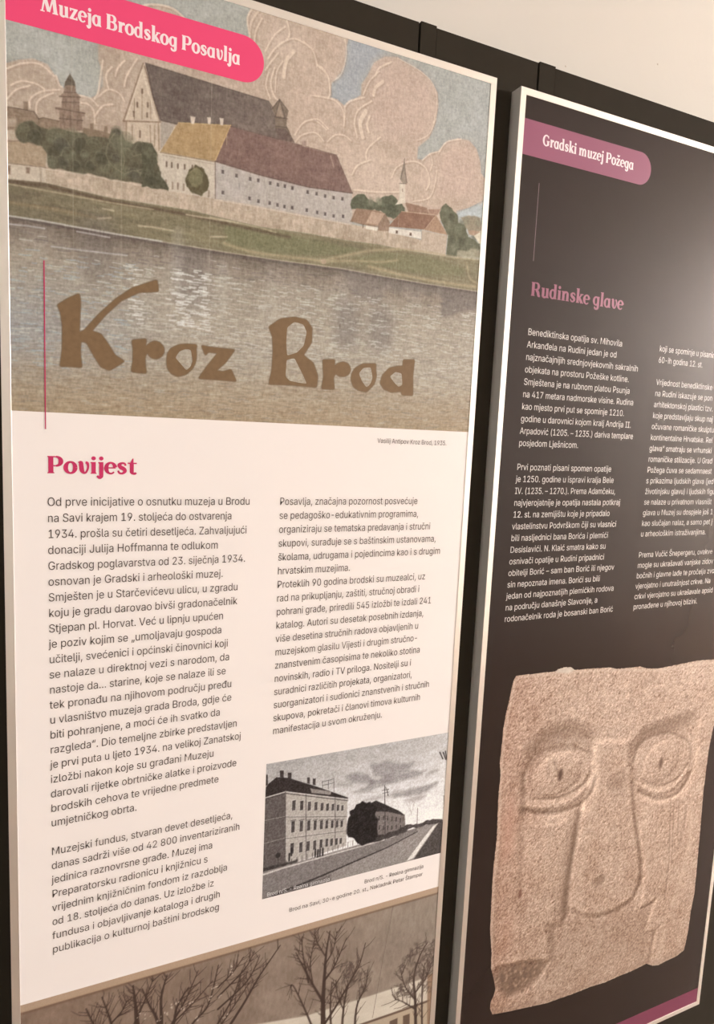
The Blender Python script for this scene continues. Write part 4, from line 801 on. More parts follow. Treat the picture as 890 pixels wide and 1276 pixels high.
    for i, (x, y) in enumerate([(674.7,233.9),(686.5,239.8),(681.0,254.0),(701.1,258.8),(709.1,276.3),(693.5,289.3),(729.2,275.9),(735.0,264.2),(716.3,240.3),(706.8,247.1),(689.2,276.6),(739.7,239.1),(733.8,291.5),(703.9,295.9)]):
        c.blob(x, y, 6, 7, ((120, 116, 92), (80, 78, 58), (132, 124, 100))[i % 3], 2.5, 0.6)
    c.poly([(733.1,262.3),(746.9,251.5),(748.6,273.0),(745.3,273.5)], (224, 206, 178), 0.8)
    c.poly([(720.8,255.6),(734.1,253.5),(746.1,254.3),(733.1,262.3),(723.0,262.0)], (174, 142, 116), 0.9)
    c.poly([(700.2,291.0),(746.8,284.2),(749.7,298.8),(701.1,303.0)], (174, 160, 132), 2, 0.8, 2)
    # ---- grassy bank
    bank_top = [(10.9,304.4),(55.4,300.6),(88.4,302.5),(138.8,305.1)] + [(182.0,304.1),(247.0,303.1),(298.4,306.0),(352.2,308.9),(427.7,306.6)] + [(489.9,307.1),(547.6,304.6),(608.3,305.9),(678.2,305.0),(751.7,301.3)]
    shore = [(8.1,349.6),(49.6,349.2),(99.5,350.8),(151.9,351.8),(206.8,352.2)] + [(296.8,353.4),(386.6,353.1),(483.3,351.0),(561.2,353.2),(643.9,354.6),(750.1,354.3)]
    bank = bank_top + shore[::-1]
    c.poly(bank, (136, 122, 93), 0.8)
    bin_ = c.inside(bank, 1)
    c.tint(np.array([9, 9, 7]), c.noise(70, 6, 3), bin_); c.tint(np.array([5, 5, 4]), c.noise(12, 3, 2), bin_)
    c.C += (bin_ * np.clip(0.35 - gx, 0, 1))[..., None] * np.array([-30, -32, -18])
    c.poly([(296.0,314.6),(348.7,312.3),(432.5,314.1),(517.2,316.7),(492.4,329.3),(448.0,337.8),(377.1,345.9),(296.7,345.2)], (126, 119, 86), 3, 0.8, 1)
    c.poly([(502.7,332.2),(564.3,314.3),(640.9,310.2),(717.0,318.5),(718.0,331.5),(642.9,339.5),(565.7,339.3),(523.6,340.5)], (130, 121, 88), 3, 0.8, 1)
    c.line([(10.8,306.8),(55.4,304.0),(88.4,306.2),(138.8,309.4)] + [(233.8,309.6),(298.6,312.6),(352.4,315.0),(397.3,316.6)], (96, 76, 58), (5, 4), 2, 0.8)
    c.line([(11.2,309.9),(44.6,310.0),(88.4,310.8),(134.1,311.4),(194.0,310.7)], (192, 172, 138), 1.7, 1, 0.7)
    c.line([(274.2,307.7),(298.5,307.9),(352.3,310.6),(374.6,313.2)], (192, 174, 142), 1.6, 1, 0.7)
    for p, w in (([(448.3,345.2),(492.4,330.1),(532.8,317.1),(585.3,306.7)], 3.5), ([(453.3,345.9),(502.9,336.7),(554.6,331.6),(586.4,324.0)], 3), ([(585.3,306.7),(640.4,303.2),(698.0,303.4),(748.8,301.0)], 3), ([(534.1,341.3),(587.7,345.5),(654.9,348.4),(743.4,346.8)], 5), ([(296.6,341.1),(340.7,347.0),(409.8,345.5),(448.3,344.4)], 4), ([(722.4,310.5),(730.2,333.8),(749.1,342.1)], 3)):
        c.curve(p, (180, 160, 124), w, 2, 0.75)
    c.blob(*[(454.7,344.8)][0], 5, 4, (188, 158, 130), 1, 0.8)
    for p in ([(127.1,320.9),(141.1,321.3)], [(174.2,336.0),(191.7,334.6),(221.7,335.0)], [(120.2,335.1),(137.6,331.2)], [(276.1,334.8),(300.1,331.1)], [(240.4,309.7),(267.7,309.6),(315.8,308.6)]):
        c.line(p, (204, 184, 152), 2.2, 1, 0.75)
    c.line([(11.5,332.9),(66.1,332.0),(116.7,333.9)], (156, 132, 98), 3, 2, 0.6)
    # ---- river
    w0, w1 = shore[0][1], shore[-1][1]
    river = shore + [(760, 620), (0, 620)]
    c.poly(river, (176, 159, 138), 0.8)
    rv = c.inside(river, 1)
    sy = np.interp(c.xs, [p[0] for p in shore], [p[1] for p in shore])[None, :]
    dep = (c.ys[:, None] - sy)
    k = np.exp(-np.clip(dep, 0, None) / 26.0) * rv
    c.C += k[..., None] * np.array([-66, -66, -58])
    low = np.clip((dep - 150) / 110, 0, 1) * rv
    c.C += low[..., None] * np.array([-4, -14, -24])
    lw = rv * np.clip(1 - gx * 3.2, 0, 1) * np.clip(1 - np.abs(dep - 140) / 90, 0, 1)
    c.C += lw[..., None] * np.array([-16, -8, 4])
    c.tint(np.array([8, 8, 8]), c.noise(26, 90, 2), rv * np.clip(1 - dep / 160, 0, 1))
    c.tint(np.array([10, 9, 8]), c.noise(12, 1.8, 2), rv)
    c.tint(np.array([6, 6, 6]), c.noise(3, 26, 2), rv * np.clip(1 - dep / 110, 0, 1))
    # reflections of walls as pale uprights, of roofs as dark ones
    for xx, ww, a in ((222, 12, .30), (262, 7, .30), (168, 10, .14), (330, 16, .10), (440, 20, .10)):
        x0, y0 = [(229.0,347.8)][0] if xx == 222 else (xx * 1.12, 380)
        c.line([(x0, y0 - 10), (x0 + 2, y0 + 70)], (214, 204, 188), ww, 7, a)
    for a, b, al in (((250, 376), (250, 420), .35), ((120, 350), (120, 400), .3), ((500, 420), (500, 452), .45), ((560, 424), (560, 452), .45)):
        c.line([a, b], (112, 100, 94), 46, 12, al)
    c.poly([(493.5,352.3),(675.6,356.3),(673.7,369.9),(645.2,373.4),(567.7,373.5),(547.8,399.0),(494.9,382.6)], (132, 118, 108), 6, 0.55, 3)
    c.poly([(675.7,357.7),(750.2,355.7),(747.8,385.7),(677.4,405.7)], (122, 108, 98), 3, 0.7, 2)
    rnd = random.Random(11)
    for i in range(2600):
        x = rnd.uniform(14, 746)
        s0 = float(np.interp(x, [p[0] for p in shore], [p[1] for p in shore]))
        y = s0 + 12 + (588 - s0) * rnd.random() ** 0.8
        d = y - s0
        L = rnd.uniform(5, 16)
        t = rnd.random()
        if d < 36 and t < .6: cc = (116, 102, 96); a = .5
        elif y > 540 and t < .6: cc = (146, 120, 92); a = .4
        elif x < 170 and t < .5: cc = (168, 172, 170); a = .6
        elif t < .7: cc = (214, 204, 188); a = .55 if y < 500 else .3
        else: cc = (148, 134, 118); a = .5
        c.line([(x - L / 2, y), (x, y + rnd.uniform(-.8, .8)), (x + L / 2, y + rnd.uniform(-1, 1))], cc, rnd.uniform(.8, 1.9), 0.7, a)
    for i in range(150):
        g = rnd.choice((([(229.1,358.9)][0][0], 13), ([(267.4,364.5)][0][0], 7), ([(169.7,411.3)][0][0], 10), ([(244.3,379.1)][0][0], 14)))
        x = g[0] + rnd.uniform(-g[1], g[1]); y = rnd.uniform(385, 470); L = rnd.uniform(5, 11)
        c.line([(x - L / 2, y), (x + L / 2, y + rnd.uniform(-1, 1))], (226, 216, 202), rnd.uniform(1.2, 2.2), 0.7, 0.75)
    c.line([(x, y) for x, y in shore[:5]], (204, 194, 178), 2.4, 0.9, 0.85)
    c.line([(x, y) for x, y in shore[4:]], (186, 168, 142), 1.6, 0.8, 0.8)
    c.line([(x, y + 3) for x, y in shore], (96, 84, 76), 2.6, 1.4, 0.6)
    for p in ([(11.7,359.8),(33.4,358.7),(54.4,358.7)], [(94.4,356.2),(116.7,356.6),(135.9,357.6)], [(62.5,380.4),(99.5,379.8),(159.2,378.3)]):
        c.line(p, (196, 186, 176), 1.9, 0.9, 0.75)
    c.blob(*[(487.6,440.8)][0], 1.4, 4, (108, 92, 78), 0.8, 0.8)
    # folds of the old print
    for x in [(272.9,229.8),(88.3,369.3),(150.1,359.8),(583.4,293.8)]:
        c.line([(x[0], 60), (x[0] + 2, 440)], (206, 190, 166), 0.9, 0.6, 0.30)
    c.tint(np.array([9, 9, 8]), c.noise(2.2, 5.0, 2)); c.tint(np.array([7, 7, 7]), c.noise(4.5, 2.2, 2))
    # soft brown edge of the lettering
    for loops in TITLE:
        P = loops[0]
        c.line(P + [P[0]], (108, 82, 56), 2.2, 0.8, 0.8)
    return c

ELL = lambda cx, cy, rx, ry, n=22: [(cx + rx * math.cos(2 * math.pi * i / n), cy + ry * math.sin(2 * math.pi * i / n)) for i in range(n)]
TITLE = [
    [[(69.0,455.9),(82.8,445.5),(97.0,437.3),(98.5,446.7),(97.7,466.1),(96.5,489.5),(102.4,487.0),(121.1,463.5),(143.9,439.4),(166.9,420.9),(200.4,405.9),(202.6,421.6),(174.8,426.6),(151.5,440.5),(130.6,462.5),(112.9,485.9),(124.9,488.6),(133.3,499.7),(144.1,516.6),(156.6,523.6),(147.2,530.4),(136.4,538.1),(124.9,534.2),(115.5,519.1),(106.1,502.2),(98.7,501.0),(97.9,516.7),(100.1,536.9),(86.0,536.5),(72.1,537.6),(75.1,514.8),(75.7,483.9),(73.3,465.0)]],
    [[(166.2,493.4),(186.4,489.5),(184.9,501.0),(189.7,496.5),(194.4,492.8),(199.3,491.5),(205.8,493.3),(210.7,498.6),(211.6,505.1),(208.4,512.0),(202.0,516.6),(194.7,516.4),(189.8,512.7),(188.2,508.8),(184.6,514.0),(184.7,525.4),(186.8,538.3),(176.4,538.3),(165.7,537.5),(168.0,522.7),(168.3,506.5)]],
    [[(215.1,518.8),(215.8,508.5),(220.6,500.2),(232.1,493.4),(244.6,491.4),(258.6,490.9),(257.4,498.6),(258.4,506.9),(256.9,517.5),(252.8,526.2),(243.2,535.8),(230.7,539.6),(221.1,535.8),(216.0,527.9)], [(227.4,512.8),(233.1,503.2),(241.4,499.2),(249.8,499.2),(252.6,515.7),(249.4,524.4),(243.5,529.9),(235.9,521.3)]],
    [[(265.0,491.6),(280.9,493.1),(316.1,493.4),(302.0,513.8),(288.2,526.5),(297.9,527.4),(311.0,523.0),(319.5,540.5),(288.5,540.1),(261.6,540.3),(273.3,522.5),(289.8,500.8),(275.5,500.3),(271.2,505.8)]],
    [[(368.3,454.2),(386.7,440.3),(409.1,435.1),(429.7,437.1),(439.5,447.9),(439.9,470.7),(426.7,491.9),(444.3,502.9),(452.6,522.5),(451.2,540.6),(410.5,539.9),(371.0,541.2),(375.3,519.7),(376.4,491.5),(374.7,468.4)],
     [(398.1,452.1),(409.4,442.5),(424.8,444.7),(431.0,455.9),(426.6,477.6),(415.7,489.0),(399.6,495.1),(397.4,475.6)], [(398.9,501.8),(412.0,497.9),(417.5,506.9),(428.5,525.2),(434.2,536.4),(420.6,535.4),(405.1,533.6),(398.2,527.4)]],
    [[(459.9,496.3),(481.3,494.5),(480.7,504.8),(488.0,499.3),(496.6,496.7),(505.5,498.9),(510.4,507.4),(507.4,515.5),(499.9,520.0),(490.1,520.7),(483.4,516.3),(479.9,522.5),(482.4,541.9),(459.8,542.4),(462.7,522.7)]],
    [[(511.2,524.2),(512.4,514.2),(518.0,504.8),(532.1,496.8),(555.8,494.8),(555.9,505.9),(558.0,513.8),(554.3,528.7),(541.3,542.1),(526.5,541.1),(516.2,535.8)], [(525.1,513.2),(532.5,503.7),(546.5,501.6),(550.8,518.3),(547.4,528.6),(540.4,535.2),(531.4,525.2)]],
    [[(565.1,526.4),(568.9,512.5),(581.5,499.9),(597.7,495.5),(607.1,494.8),(606.5,484.6),(629.1,482.2),(627.3,510.7),(629.4,542.8),(607.7,543.1),(606.2,537.0),(587.4,540.2),(571.9,535.1)], [(582.9,514.0),(593.0,505.6),(605.5,507.2),(607.9,526.6),(600.4,530.1),(591.1,522.6)]],
]
def soften(P, most=1.6, rounds=2):
    """take the corners off a traced outline, never more than a little"""
    for r in range(rounds):
        Q = []
        for i in range(len(P)):
            a, b_ = P[i], P[(i + 1) % len(P)]
            L = math.hypot(b_[0] - a[0], b_[1] - a[1]) or 1e-6
            t = min(0.25, most / L)
            Q += [(a[0] + (b_[0] - a[0]) * t, a[1] + (b_[1] - a[1]) * t), (b_[0] + (a[0] - b_[0]) * t, b_[1] + (a[1] - b_[1]) * t)]
        P = Q
    return P
TITLE = [[soften(l) for l in loops] for loops in TITLE]
m_title = flat('brown_lettering', (128, 97, 66), 0.6, 0.25, grain=0.22, scale=130)
town = paint_town().mesh('town_picture', m_picture, white, L1)
v, f = poly_geo(TITLE, L2)
link('picture_lettering', v, f, m_title, town)

# ---- pink banner, accent line, heading
v, f = banner_geo(IN, 349.0, 49.5, 112.6, L3)
ban = link('banner', v, f, m_pink, white)
v, f = serif_geo('Muzeja Brodskog Posavlja', 52.5, 91.3, 312.5, 18.8, L4)
link('banner_lettering', v, f, m_pale_ink, ban)
def rect(x0, y0, x1, y1, y): return poly_geo([[[(x0, y0), (x1, y0), (x1, y1), (x0, y1)]]], y)
v, f = rect(52.6, 399.9, 54.0, 623.8, L3)
link('accent_line', v, f, m_rose_ink, white)
v, f = serif_geo('Povijest', 55.6, 684.6, 172.6, 24.0, L2)
link('heading_lettering', v, f, m_rose_ink, white)

# ---- grey text
B0, LD = 730.4, 22.80
left_lines = ['Od prve inicijative o osnutku muzeja u Brodu', 'na Savi krajem 19. stoljeća do ostvarenja', '1934. prošla su četiri desetljeća. Zahvaljujući', 'donaciji Julija Hoffmanna te odlukom',
    'Gradskog poglavarstva od 23. siječnja 1934.', 'osnovan je Gradski i arheološki muzej.', 'Smješten je u Starčevićevu ulicu, u zgradu', 'koju je gradu darovao bivši gradonačelnik', 'Stjepan pl. Horvat. Već u lipnju upućen',
    'je poziv kojim se „umoljavaju gospoda', 'učitelji, svećenici i općinski činovnici koji', 'se nalaze u direktnoj vezi s narodom, da', 'nastoje da... starine, koje se nalaze ili se', 'tek pronađu na njihovom području pređu',
    'u vlasništvo muzeja grada Broda, gdje će', 'biti pohranjene, a moći će ih svatko da', 'razgleda“. Dio temeljne zbirke predstavljen', 'je prvi puta u ljeto 1934. na velikoj Zanatskoj', 'izložbi nakon koje su građani Muzeju',
    'darovali rijetke obrtničke alatke i proizvode', 'brodskih cehova te vrijedne predmete', 'umjetničkog obrta.', '', 'Muzejski fundus, stvaran devet desetljeća,', 'danas sadrži više od 42 800 inventariziranih', 'jedinica raznovrsne građe. Muzej ima',
    'Preparatorsku radionicu i knjižnicu s', 'vrijednim knjižničnim fondom iz razdoblja', 'od 18. stoljeća do danas. Uz izložbe iz', 'fundusa i objavljivanje kataloga i drugih', 'publikacija o kulturnoj baštini brodskog']
left_right = [345.9,317.4,342.0,296.9,340.9,305.5,330.0,329.5,307.7,305.4,316.2,319.1,313.6,323.8,324.0,306.0,334.4,341.5,297.2,335.2,306.0,177.9,0,331.0,343.7,298.4,290.9,324.1,302.0,313.0,312.0]
right_lines = ['Posavlja, značajna pozornost posvećuje', 'se pedagoško-edukativnim programima,', 'organiziraju se tematska predavanja i stručni', 'skupovi, surađuje se s baštinskim ustanovama,', 'školama, udrugama i pojedincima kao i s drugim',
    'hrvatskim muzejima.', 'Proteklih 90 godina brodski su muzealci, uz', 'rad na prikupljanju, zaštiti, stručnoj obradi i', 'pohrani građe, priredili 545 izložbi te izdali 241', 'katalog. Autori su desetak posebnih izdanja,', 'više desetina stručnih radova objavljenih u',
    'muzejskom glasilu Vijesti i drugim stručno-', 'znanstvenim časopisima te nekoliko stotina', 'novinskih, radio i TV priloga. Nositelji su i', 'suradnici različitih projekata, organizatori,', 'suorganizatori i sudionici znanstvenih i stručnih', 'skupova, pokretači i članovi timova kulturnih', 'manifestacija u svom okruženju.']
right_right = [650.8,654.1,680.3,693.5,704.3,525.4,675.8,665.1,691.8,677.0,667.6,667.9,674.0,656.7,660.0,698.3,680.5,602.5]
SZ = 23.5
def column(lines, rights, left, base, lead, size, mat, parent, y, drift=0.0):
    """one part for each paragraph of the column"""
    para = []
    for i, (s, r) in enumerate(list(zip(lines, rights)) + [('', 0)]):
        if s: para.append((s, left + drift * i, base + lead * i, r if r else None))
        elif para:
            v, f = text_geo(para, size, y)
            link('text_paragraph', v, f, mat, parent)
            para = []
column(left_lines, left_right, 55.2, B0, LD, SZ, m_grey_ink, white, L2, 0.06)
column(right_lines, right_right, 395.8, B0 + 0.6, LD, SZ, m_grey_ink, white, L2, 0.05)
v, f = text_geo([('Vasilij Antipov Kroz Brod, 1935.', 566.0, 625.9, 703.7)], 15.5, L2)
link('picture_credit', v, f, m_grey_ink, white)

# ---- the old street photograph
def paint_street():
    c = Canvas(386.8, 1169.6, 748.4, 1416.0, 0.9, (196, 184, 174), 21)
    def U(s): return s
    A = lambda p: p
    gy = (c.ys[:, None] - 1169.6) / 246 + 0 * c.xs[None, :]
    gx = (c.xs[None, :] - 386.8) / 361 + 0 * gy
    c.C += (gy * 78 + gx * 22 - 24)[..., None] * np.array([1, .97, .94])
    c.tint(np.array([9, 9, 9]), c.noise(30, 12, 3))
    for p, a in (([(538.9,1218.4),(551.2,1214.6),(585.5,1220.9),(588.5,1237.7),(548.1,1236.2)], .6), ([(582.4,1204.1),(619.1,1202.4),(664.6,1218.6),(673.6,1218.1),(661.1,1234.7),(621.2,1237.7),(590.3,1229.9)], .55), ([(586.4,1237.3),(638.6,1232.6),(702.5,1237.1),(693.7,1244.8),(639.6,1249.4),(586.7,1243.5)], .6), ([(544.8,1253.7),(586.8,1246.4),(639.4,1247.3),(604.6,1255.2)], .5), ([(641.2,1276.8),(676.9,1269.1),(730.3,1266.6),(709.9,1277.7),(664.3,1284.8)], .6), ([(571.1,1273.1),(605.5,1269.7),(668.0,1271.6),(623.5,1277.5)], .45), ([(521.0,1231.0),(548.0,1234.1),(548.4,1241.4),(523.3,1236.6)], .5), ([(703.0,1244.4),(726.3,1242.3),(703.4,1250.0)], .5), ([(660.0,1289.0),(706.1,1289.7),(678.6,1294.9)], .4)):
        c.poly(p, (128, 116, 112), 4, a, 3)
    # road and pavements
    c.poly([(382.7,1364.6),(543.6,1357.7),(619.1,1355.6),(691.5,1350.6),(752.9,1347.4),(758.8,1428.4),(384.3,1420.1)], (152, 138, 128), 1)
    c.poly([(382.7,1366.6),(543.8,1360.6),(619.3,1358.6),(691.6,1352.3),(689.7,1359.6),(629.2,1376.6),(543.2,1391.9),(453.7,1407.5),(407.0,1414.4),(384.2,1416.1)], (134, 121, 113), 1.5)
    c.line([(382.8,1370.5),(420.9,1367.1),(460.1,1365.6),(541.8,1362.6),(619.4,1359.9),(646.1,1357.5)], (214, 198, 184), (3.4, 1.6), 0.8, 0.9)
    c.line([(407.0,1414.4),(457.7,1406.9),(501.9,1399.6),(543.2,1391.9),(629.2,1376.6),(692.0,1359.3)], (58, 49, 47), (4.6, 1.6), 1, 0.9)
    c.poly([(384.2,1416.9),(457.7,1408.6),(514.4,1402.0),(515.0,1415.3),(422.7,1418.6),(384.3,1420.1)], (96, 84, 79), 3, 0.7)
    c.poly([(687.3,1415.4),(738.8,1352.3),(753.2,1351.9),(758.3,1421.6)], (88, 78, 72), 1)
    c.poly([(671.5,1415.0),(687.1,1411.9),(736.4,1352.6),(727.0,1354.9),(702.7,1379.9)], (226, 210, 195), 1)
    c.line([(648.8,1402.6),(675.0,1382.1),(720.0,1355.5)], (182, 168, 156), 1.6, 1, 0.5)
    # the big school building
    c.poly([(384.2,1229.6),(422.9,1225.8),(427.7,1363.7),(386.4,1365.2)], (104, 92, 86), 0.8)
    c.poly([(422.9,1225.8),(541.1,1263.0),(543.0,1353.1),(479.8,1358.4),(427.0,1364.3)], (182, 167, 153), 0.8)
    c.poly([(384.2,1230.4),(387.3,1211.2),(390.9,1206.2),(405.6,1196.4),(426.6,1201.5),(482.4,1228.7),(541.8,1260.3),(542.0,1264.4),(422.9,1225.8)], (60, 50, 47), 0.8)
    c.line([(406.7,1197.4),(422.9,1225.0)], (86, 74, 68), 1, 0.6, 0.7)
    c.poly([(468.5,1228.8),(509.2,1242.7),(507.4,1248.3),(470.8,1237.5)], (150, 136, 126), 0.8)
    for p in ([(411.2,1185.3),(418.1,1186.5),(418.6,1200.4),(411.6,1197.5)], [(425.5,1191.7),(432.4,1193.0),(432.9,1205.3),(425.9,1202.5)], [(461.7,1207.2),(466.5,1208.1),(467.0,1220.3),(462.1,1217.8)], [(472.1,1211.1),(477.7,1212.2),(478.2,1224.8),(472.6,1222.9)], [(382.9,1187.7),(390.0,1189.0),(390.6,1208.8),(383.5,1207.4)]):
        c.poly(p, (78, 66, 62), 0.6)
    for p in ([(490.8,1219.3),(491.5,1236.0)], [(512.6,1218.7),(513.8,1244.3)], [(502.1,1219.5),(502.8,1235.8)], [(490.9,1220.9),(512.7,1219.5)], [(491.2,1228.1),(513.0,1226.7)]):
        c.line(p, (88, 78, 74), 1.1, 0.5, 0.85)
    c.line([(384.2,1230.0),(422.9,1226.1),(542.0,1263.6)], (208, 194, 180), 2, 0.6, 0.9)
    c.line([(384.3,1232.6),(423.0,1228.9),(541.3,1266.3)], (74, 64, 60), 1.6, 0.6, 0.8)
    for p in ([(384.4,1272.4),(424.5,1272.6),(541.0,1296.2)], [(385.6,1314.4),(426.0,1312.8),(541.6,1324.1)]):
        c.line(p, (98, 86, 80), 1.2, 0.6, 0.8); c.line([(x, y - 1.5) for x, y in p], (206, 192, 178), 0.9, 0.5, 0.6)
    rows = ([(438.9,1254.2),(453.5,1257.5),(467.8,1261.3),(480.3,1264.2),(492.1,1267.5),(502.7,1270.5),(513.0,1273.0),(523.0,1275.9),(531.8,1278.1)], [(438.8,1293.6),(454.2,1295.8),(468.1,1297.7),(480.2,1299.9),(492.3,1301.8),(502.6,1303.2),(513.3,1305.2),(522.8,1306.8),(532.0,1308.4)], [(438.4,1334.1),(454.9,1335.6),(468.5,1336.4),(480.9,1337.3),(493.1,1337.7),(504.1,1338.3),(513.6,1339.6),(523.2,1340.6),(531.5,1341.3)])
    for r, row in enumerate(rows):
        for i, (x, y) in enumerate(row):
            h = (9.2 - .5 * i) * (1, 1.15, 1.1)[r]; w = 3.1 - .11 * i
            c.poly([(x - w - .8, y - h - 1.6), (x + w + .8, y - h - 1.6), (x + w + .8, y + h + .6), (x - w - .8, y + h + .6)], (206, 191, 177), 0.6, 0.7)
            c.poly([(x - w, y - h), (x + w, y - h), (x + w, y + h), (x - w, y + h)], (74, 64, 61), 0.6, 0.95)
            c.line([(x, y - h), (x, y + h)], (128, 114, 106), 0.6, 0.4, 0.5)
            if r == 1: c.line([(x - w - 1.4, y - h - 1.4), (x + w + 1.4, y - h - 1.4)], (92, 80, 74), 1.4, 0.5, 0.8)
    for p in ([(460.6,1239.0),(465.5,1361.0)], [(516.7,1255.3),(521.3,1354.1)], [(422.9,1226.5),(427.0,1363.5)]):
        c.line(p, (92, 80, 75), 1.5, 0.5, 0.8)
    # people, bush and railings along the front
    rnd = random.Random(3)
    for i in range(30):
        t = i / 29; a, b = [(428.4,1360.2),(570.9,1351.7)]
        x = a[0] + (b[0] - a[0]) * t; y = a[1] + (b[1] - a[1]) * t
        c.line([(x, y - 6), (x, y + 3)], (206, 192, 178) if i % 2 else (84, 74, 68), 1.4, 0.6, 0.7)
    for x, y in [(482.8,1353.5),(487.7,1355.4),(491.8,1354.8),(497.1,1354.8),(433.9,1349.7),(437.8,1340.7)]:
        c.line([(x, y - 7), (x, y + 6)], (46, 39, 38), 3.2, 0.8, 0.9)
    c.blob(*[(413.1,1340.7)][0], 4.5, 5, (44, 38, 36), 1.2, 0.9); c.line([(413.2,1345.5),(413.7,1360.6)], (58, 50, 46), 1.2, 0.6, 0.8)
    c.poly([(382.5,1358.7),(405.2,1358.5),(449.8,1357.5),(450.0,1362.4),(405.4,1363.2),(382.7,1364.6)], (58, 50, 47), 1.5, 0.8, 1)
    # house farther down the street, trees, poles
    c.poly([(596.1,1296.8),(620.0,1293.4),(647.5,1306.7),(661.9,1319.0),(666.2,1351.9),(645.9,1353.7),(623.5,1355.0),(599.3,1355.8)], (128, 114, 106), 0.9)
    c.poly([(582.3,1282.4),(599.4,1277.6),(626.7,1294.0),(652.3,1310.6),(661.9,1319.9),(625.1,1304.9),(598.4,1298.9)], (60, 52, 49), 0.9)
    for x, y in [(607.9,1313.8),(616.9,1315.7),(625.8,1317.6),(634.9,1320.9),(644.0,1323.7),(653.3,1327.3),(609.0,1332.8),(617.9,1334.8),(626.9,1336.8),(636.0,1338.8),(645.0,1339.9),(654.2,1342.0)]:
        c.line([(x, y - 3.5), (x, y + 3.5)], (62, 54, 51), 2, 0.6, 0.9)
    c.poly([(598.9,1347.3),(623.1,1347.7),(668.0,1343.7),(668.5,1352.4),(623.8,1359.3),(599.5,1359.2)], (66, 57, 53), 1.5, 0.9, 1.5)
    c.poly([(541.3,1309.7),(543.8,1300.1),(550.3,1297.4),(548.7,1288.9),(557.0,1286.6),(559.5,1277.7),(567.2,1278.4),(571.2,1275.2),(580.1,1280.3),(586.5,1279.1),(593.5,1288.8),(600.3,1294.3),(601.0,1306.1),(606.3,1315.5),(604.6,1331.9),(606.4,1349.0),(599.8,1355.9),(584.1,1356.4),(575.6,1358.6),(566.6,1350.3),(557.7,1342.9),(545.7,1339.3),(541.0,1330.1)], (44, 37, 35), 1.2, 1, 2.5)
    c.tint(np.array([10, 9, 9]), c.noise(6, 6, 2), c.inside([(546.8,1294.6),(580.1,1281.1),(602.7,1314.8),(592.5,1350.0),(553.2,1336.9)], 4))
    c.poly([(656.7,1345.9),(667.7,1339.8),(691.1,1344.9),(714.2,1340.0),(745.6,1346.7),(746.0,1352.1),(719.6,1350.7),(668.3,1349.7)], (78, 68, 64), 1, 0.95, 1.2)
    c.line([(615.8,1251.9),(622.9,1359.5)], (66, 57, 54), 1.6, 0.5, 0.95)
    for p in ([(611.1,1260.5),(625.1,1260.4)], [(612.3,1266.1),(625.5,1266.2)], [(617.8,1254.8),(625.0,1273.6)], [(622.4,1259.8),(623.2,1273.3)]):
        c.line(p, (80, 70, 66), 1.1, 0.5, 0.85)
    c.line([(689.3,1311.1),(690.6,1351.7)], (96, 84, 79), 1.2, 0.5, 0.9)
    for p in ([(669.2,1290.9),(676.7,1322.1)], [(665.0,1296.3),(673.3,1312.9)], [(681.1,1297.5),(676.5,1320.0)]): c.line(p, (166, 152, 142), 1, 0.7, 0.6)
    for p in ([(731.3,1206.6),(739.0,1221.1)], [(738.9,1207.9),(745.8,1223.5)], [(743.6,1206.9),(748.8,1224.9)]): c.line(p, (64, 55, 52), 2.6, 0.6, 0.9)
    c.line([(747.4,1297.9),(751.5,1355.5)], (86, 76, 71), 1.6, 0.6, 0.8)
    c.tint(np.array([11, 11, 11]), c.noise(1.9, 1.9, 1)); c.tint(np.array([3, 3, 3]), c.noise(8, 8, 2))
    m_ = c.C.mean(-1, keepdims=True); c.C += (m_ - 128) * 0.14
    return c
street = paint_street().mesh('street_photograph', m_photo, white, L1)
m_photo_ink = flat('white_photo_ink', (226, 212, 200), 0.6, 0.2)
def slant_text(s, x0, y0, x1, y1, size, y, name, mat, parent):
    v, f = text_geo([(s, x0, y0, x1)], size, y)
    sl = (y1 - y0) / (x1 - x0)
    v = [(a, b, c - (a - mm(x0)) * sl) for a, b, c in v]
    return link(name, v, f, mat, parent)
(ax, ay), (bx, by) = [(395.6,1413.3),(513.1,1413.7)]
slant_text('Brod n/S. - Realna gimnazija', ax, ay, bx, by, 14, L2, 'photograph_lettering', m_photo_ink, street)
(ax, ay), (bx, by), (cx_, cy_), (dx_, dy_) = [(584.1,1438.0),(710.4,1438.2),(437.7,1453.3),(709.7,1454.7)]
v, f = text_geo([('Brod n/S. - Realna gimnazija', ax, (ay + by) / 2, bx), ('Brod na Savi, 30-e godine 20. st., Nakladnik Petar Štampar', cx_, (cy_ + dy_) / 2, dx_)], 15, L2)
link('photograph_caption', v, f, m_grey_ink, white)

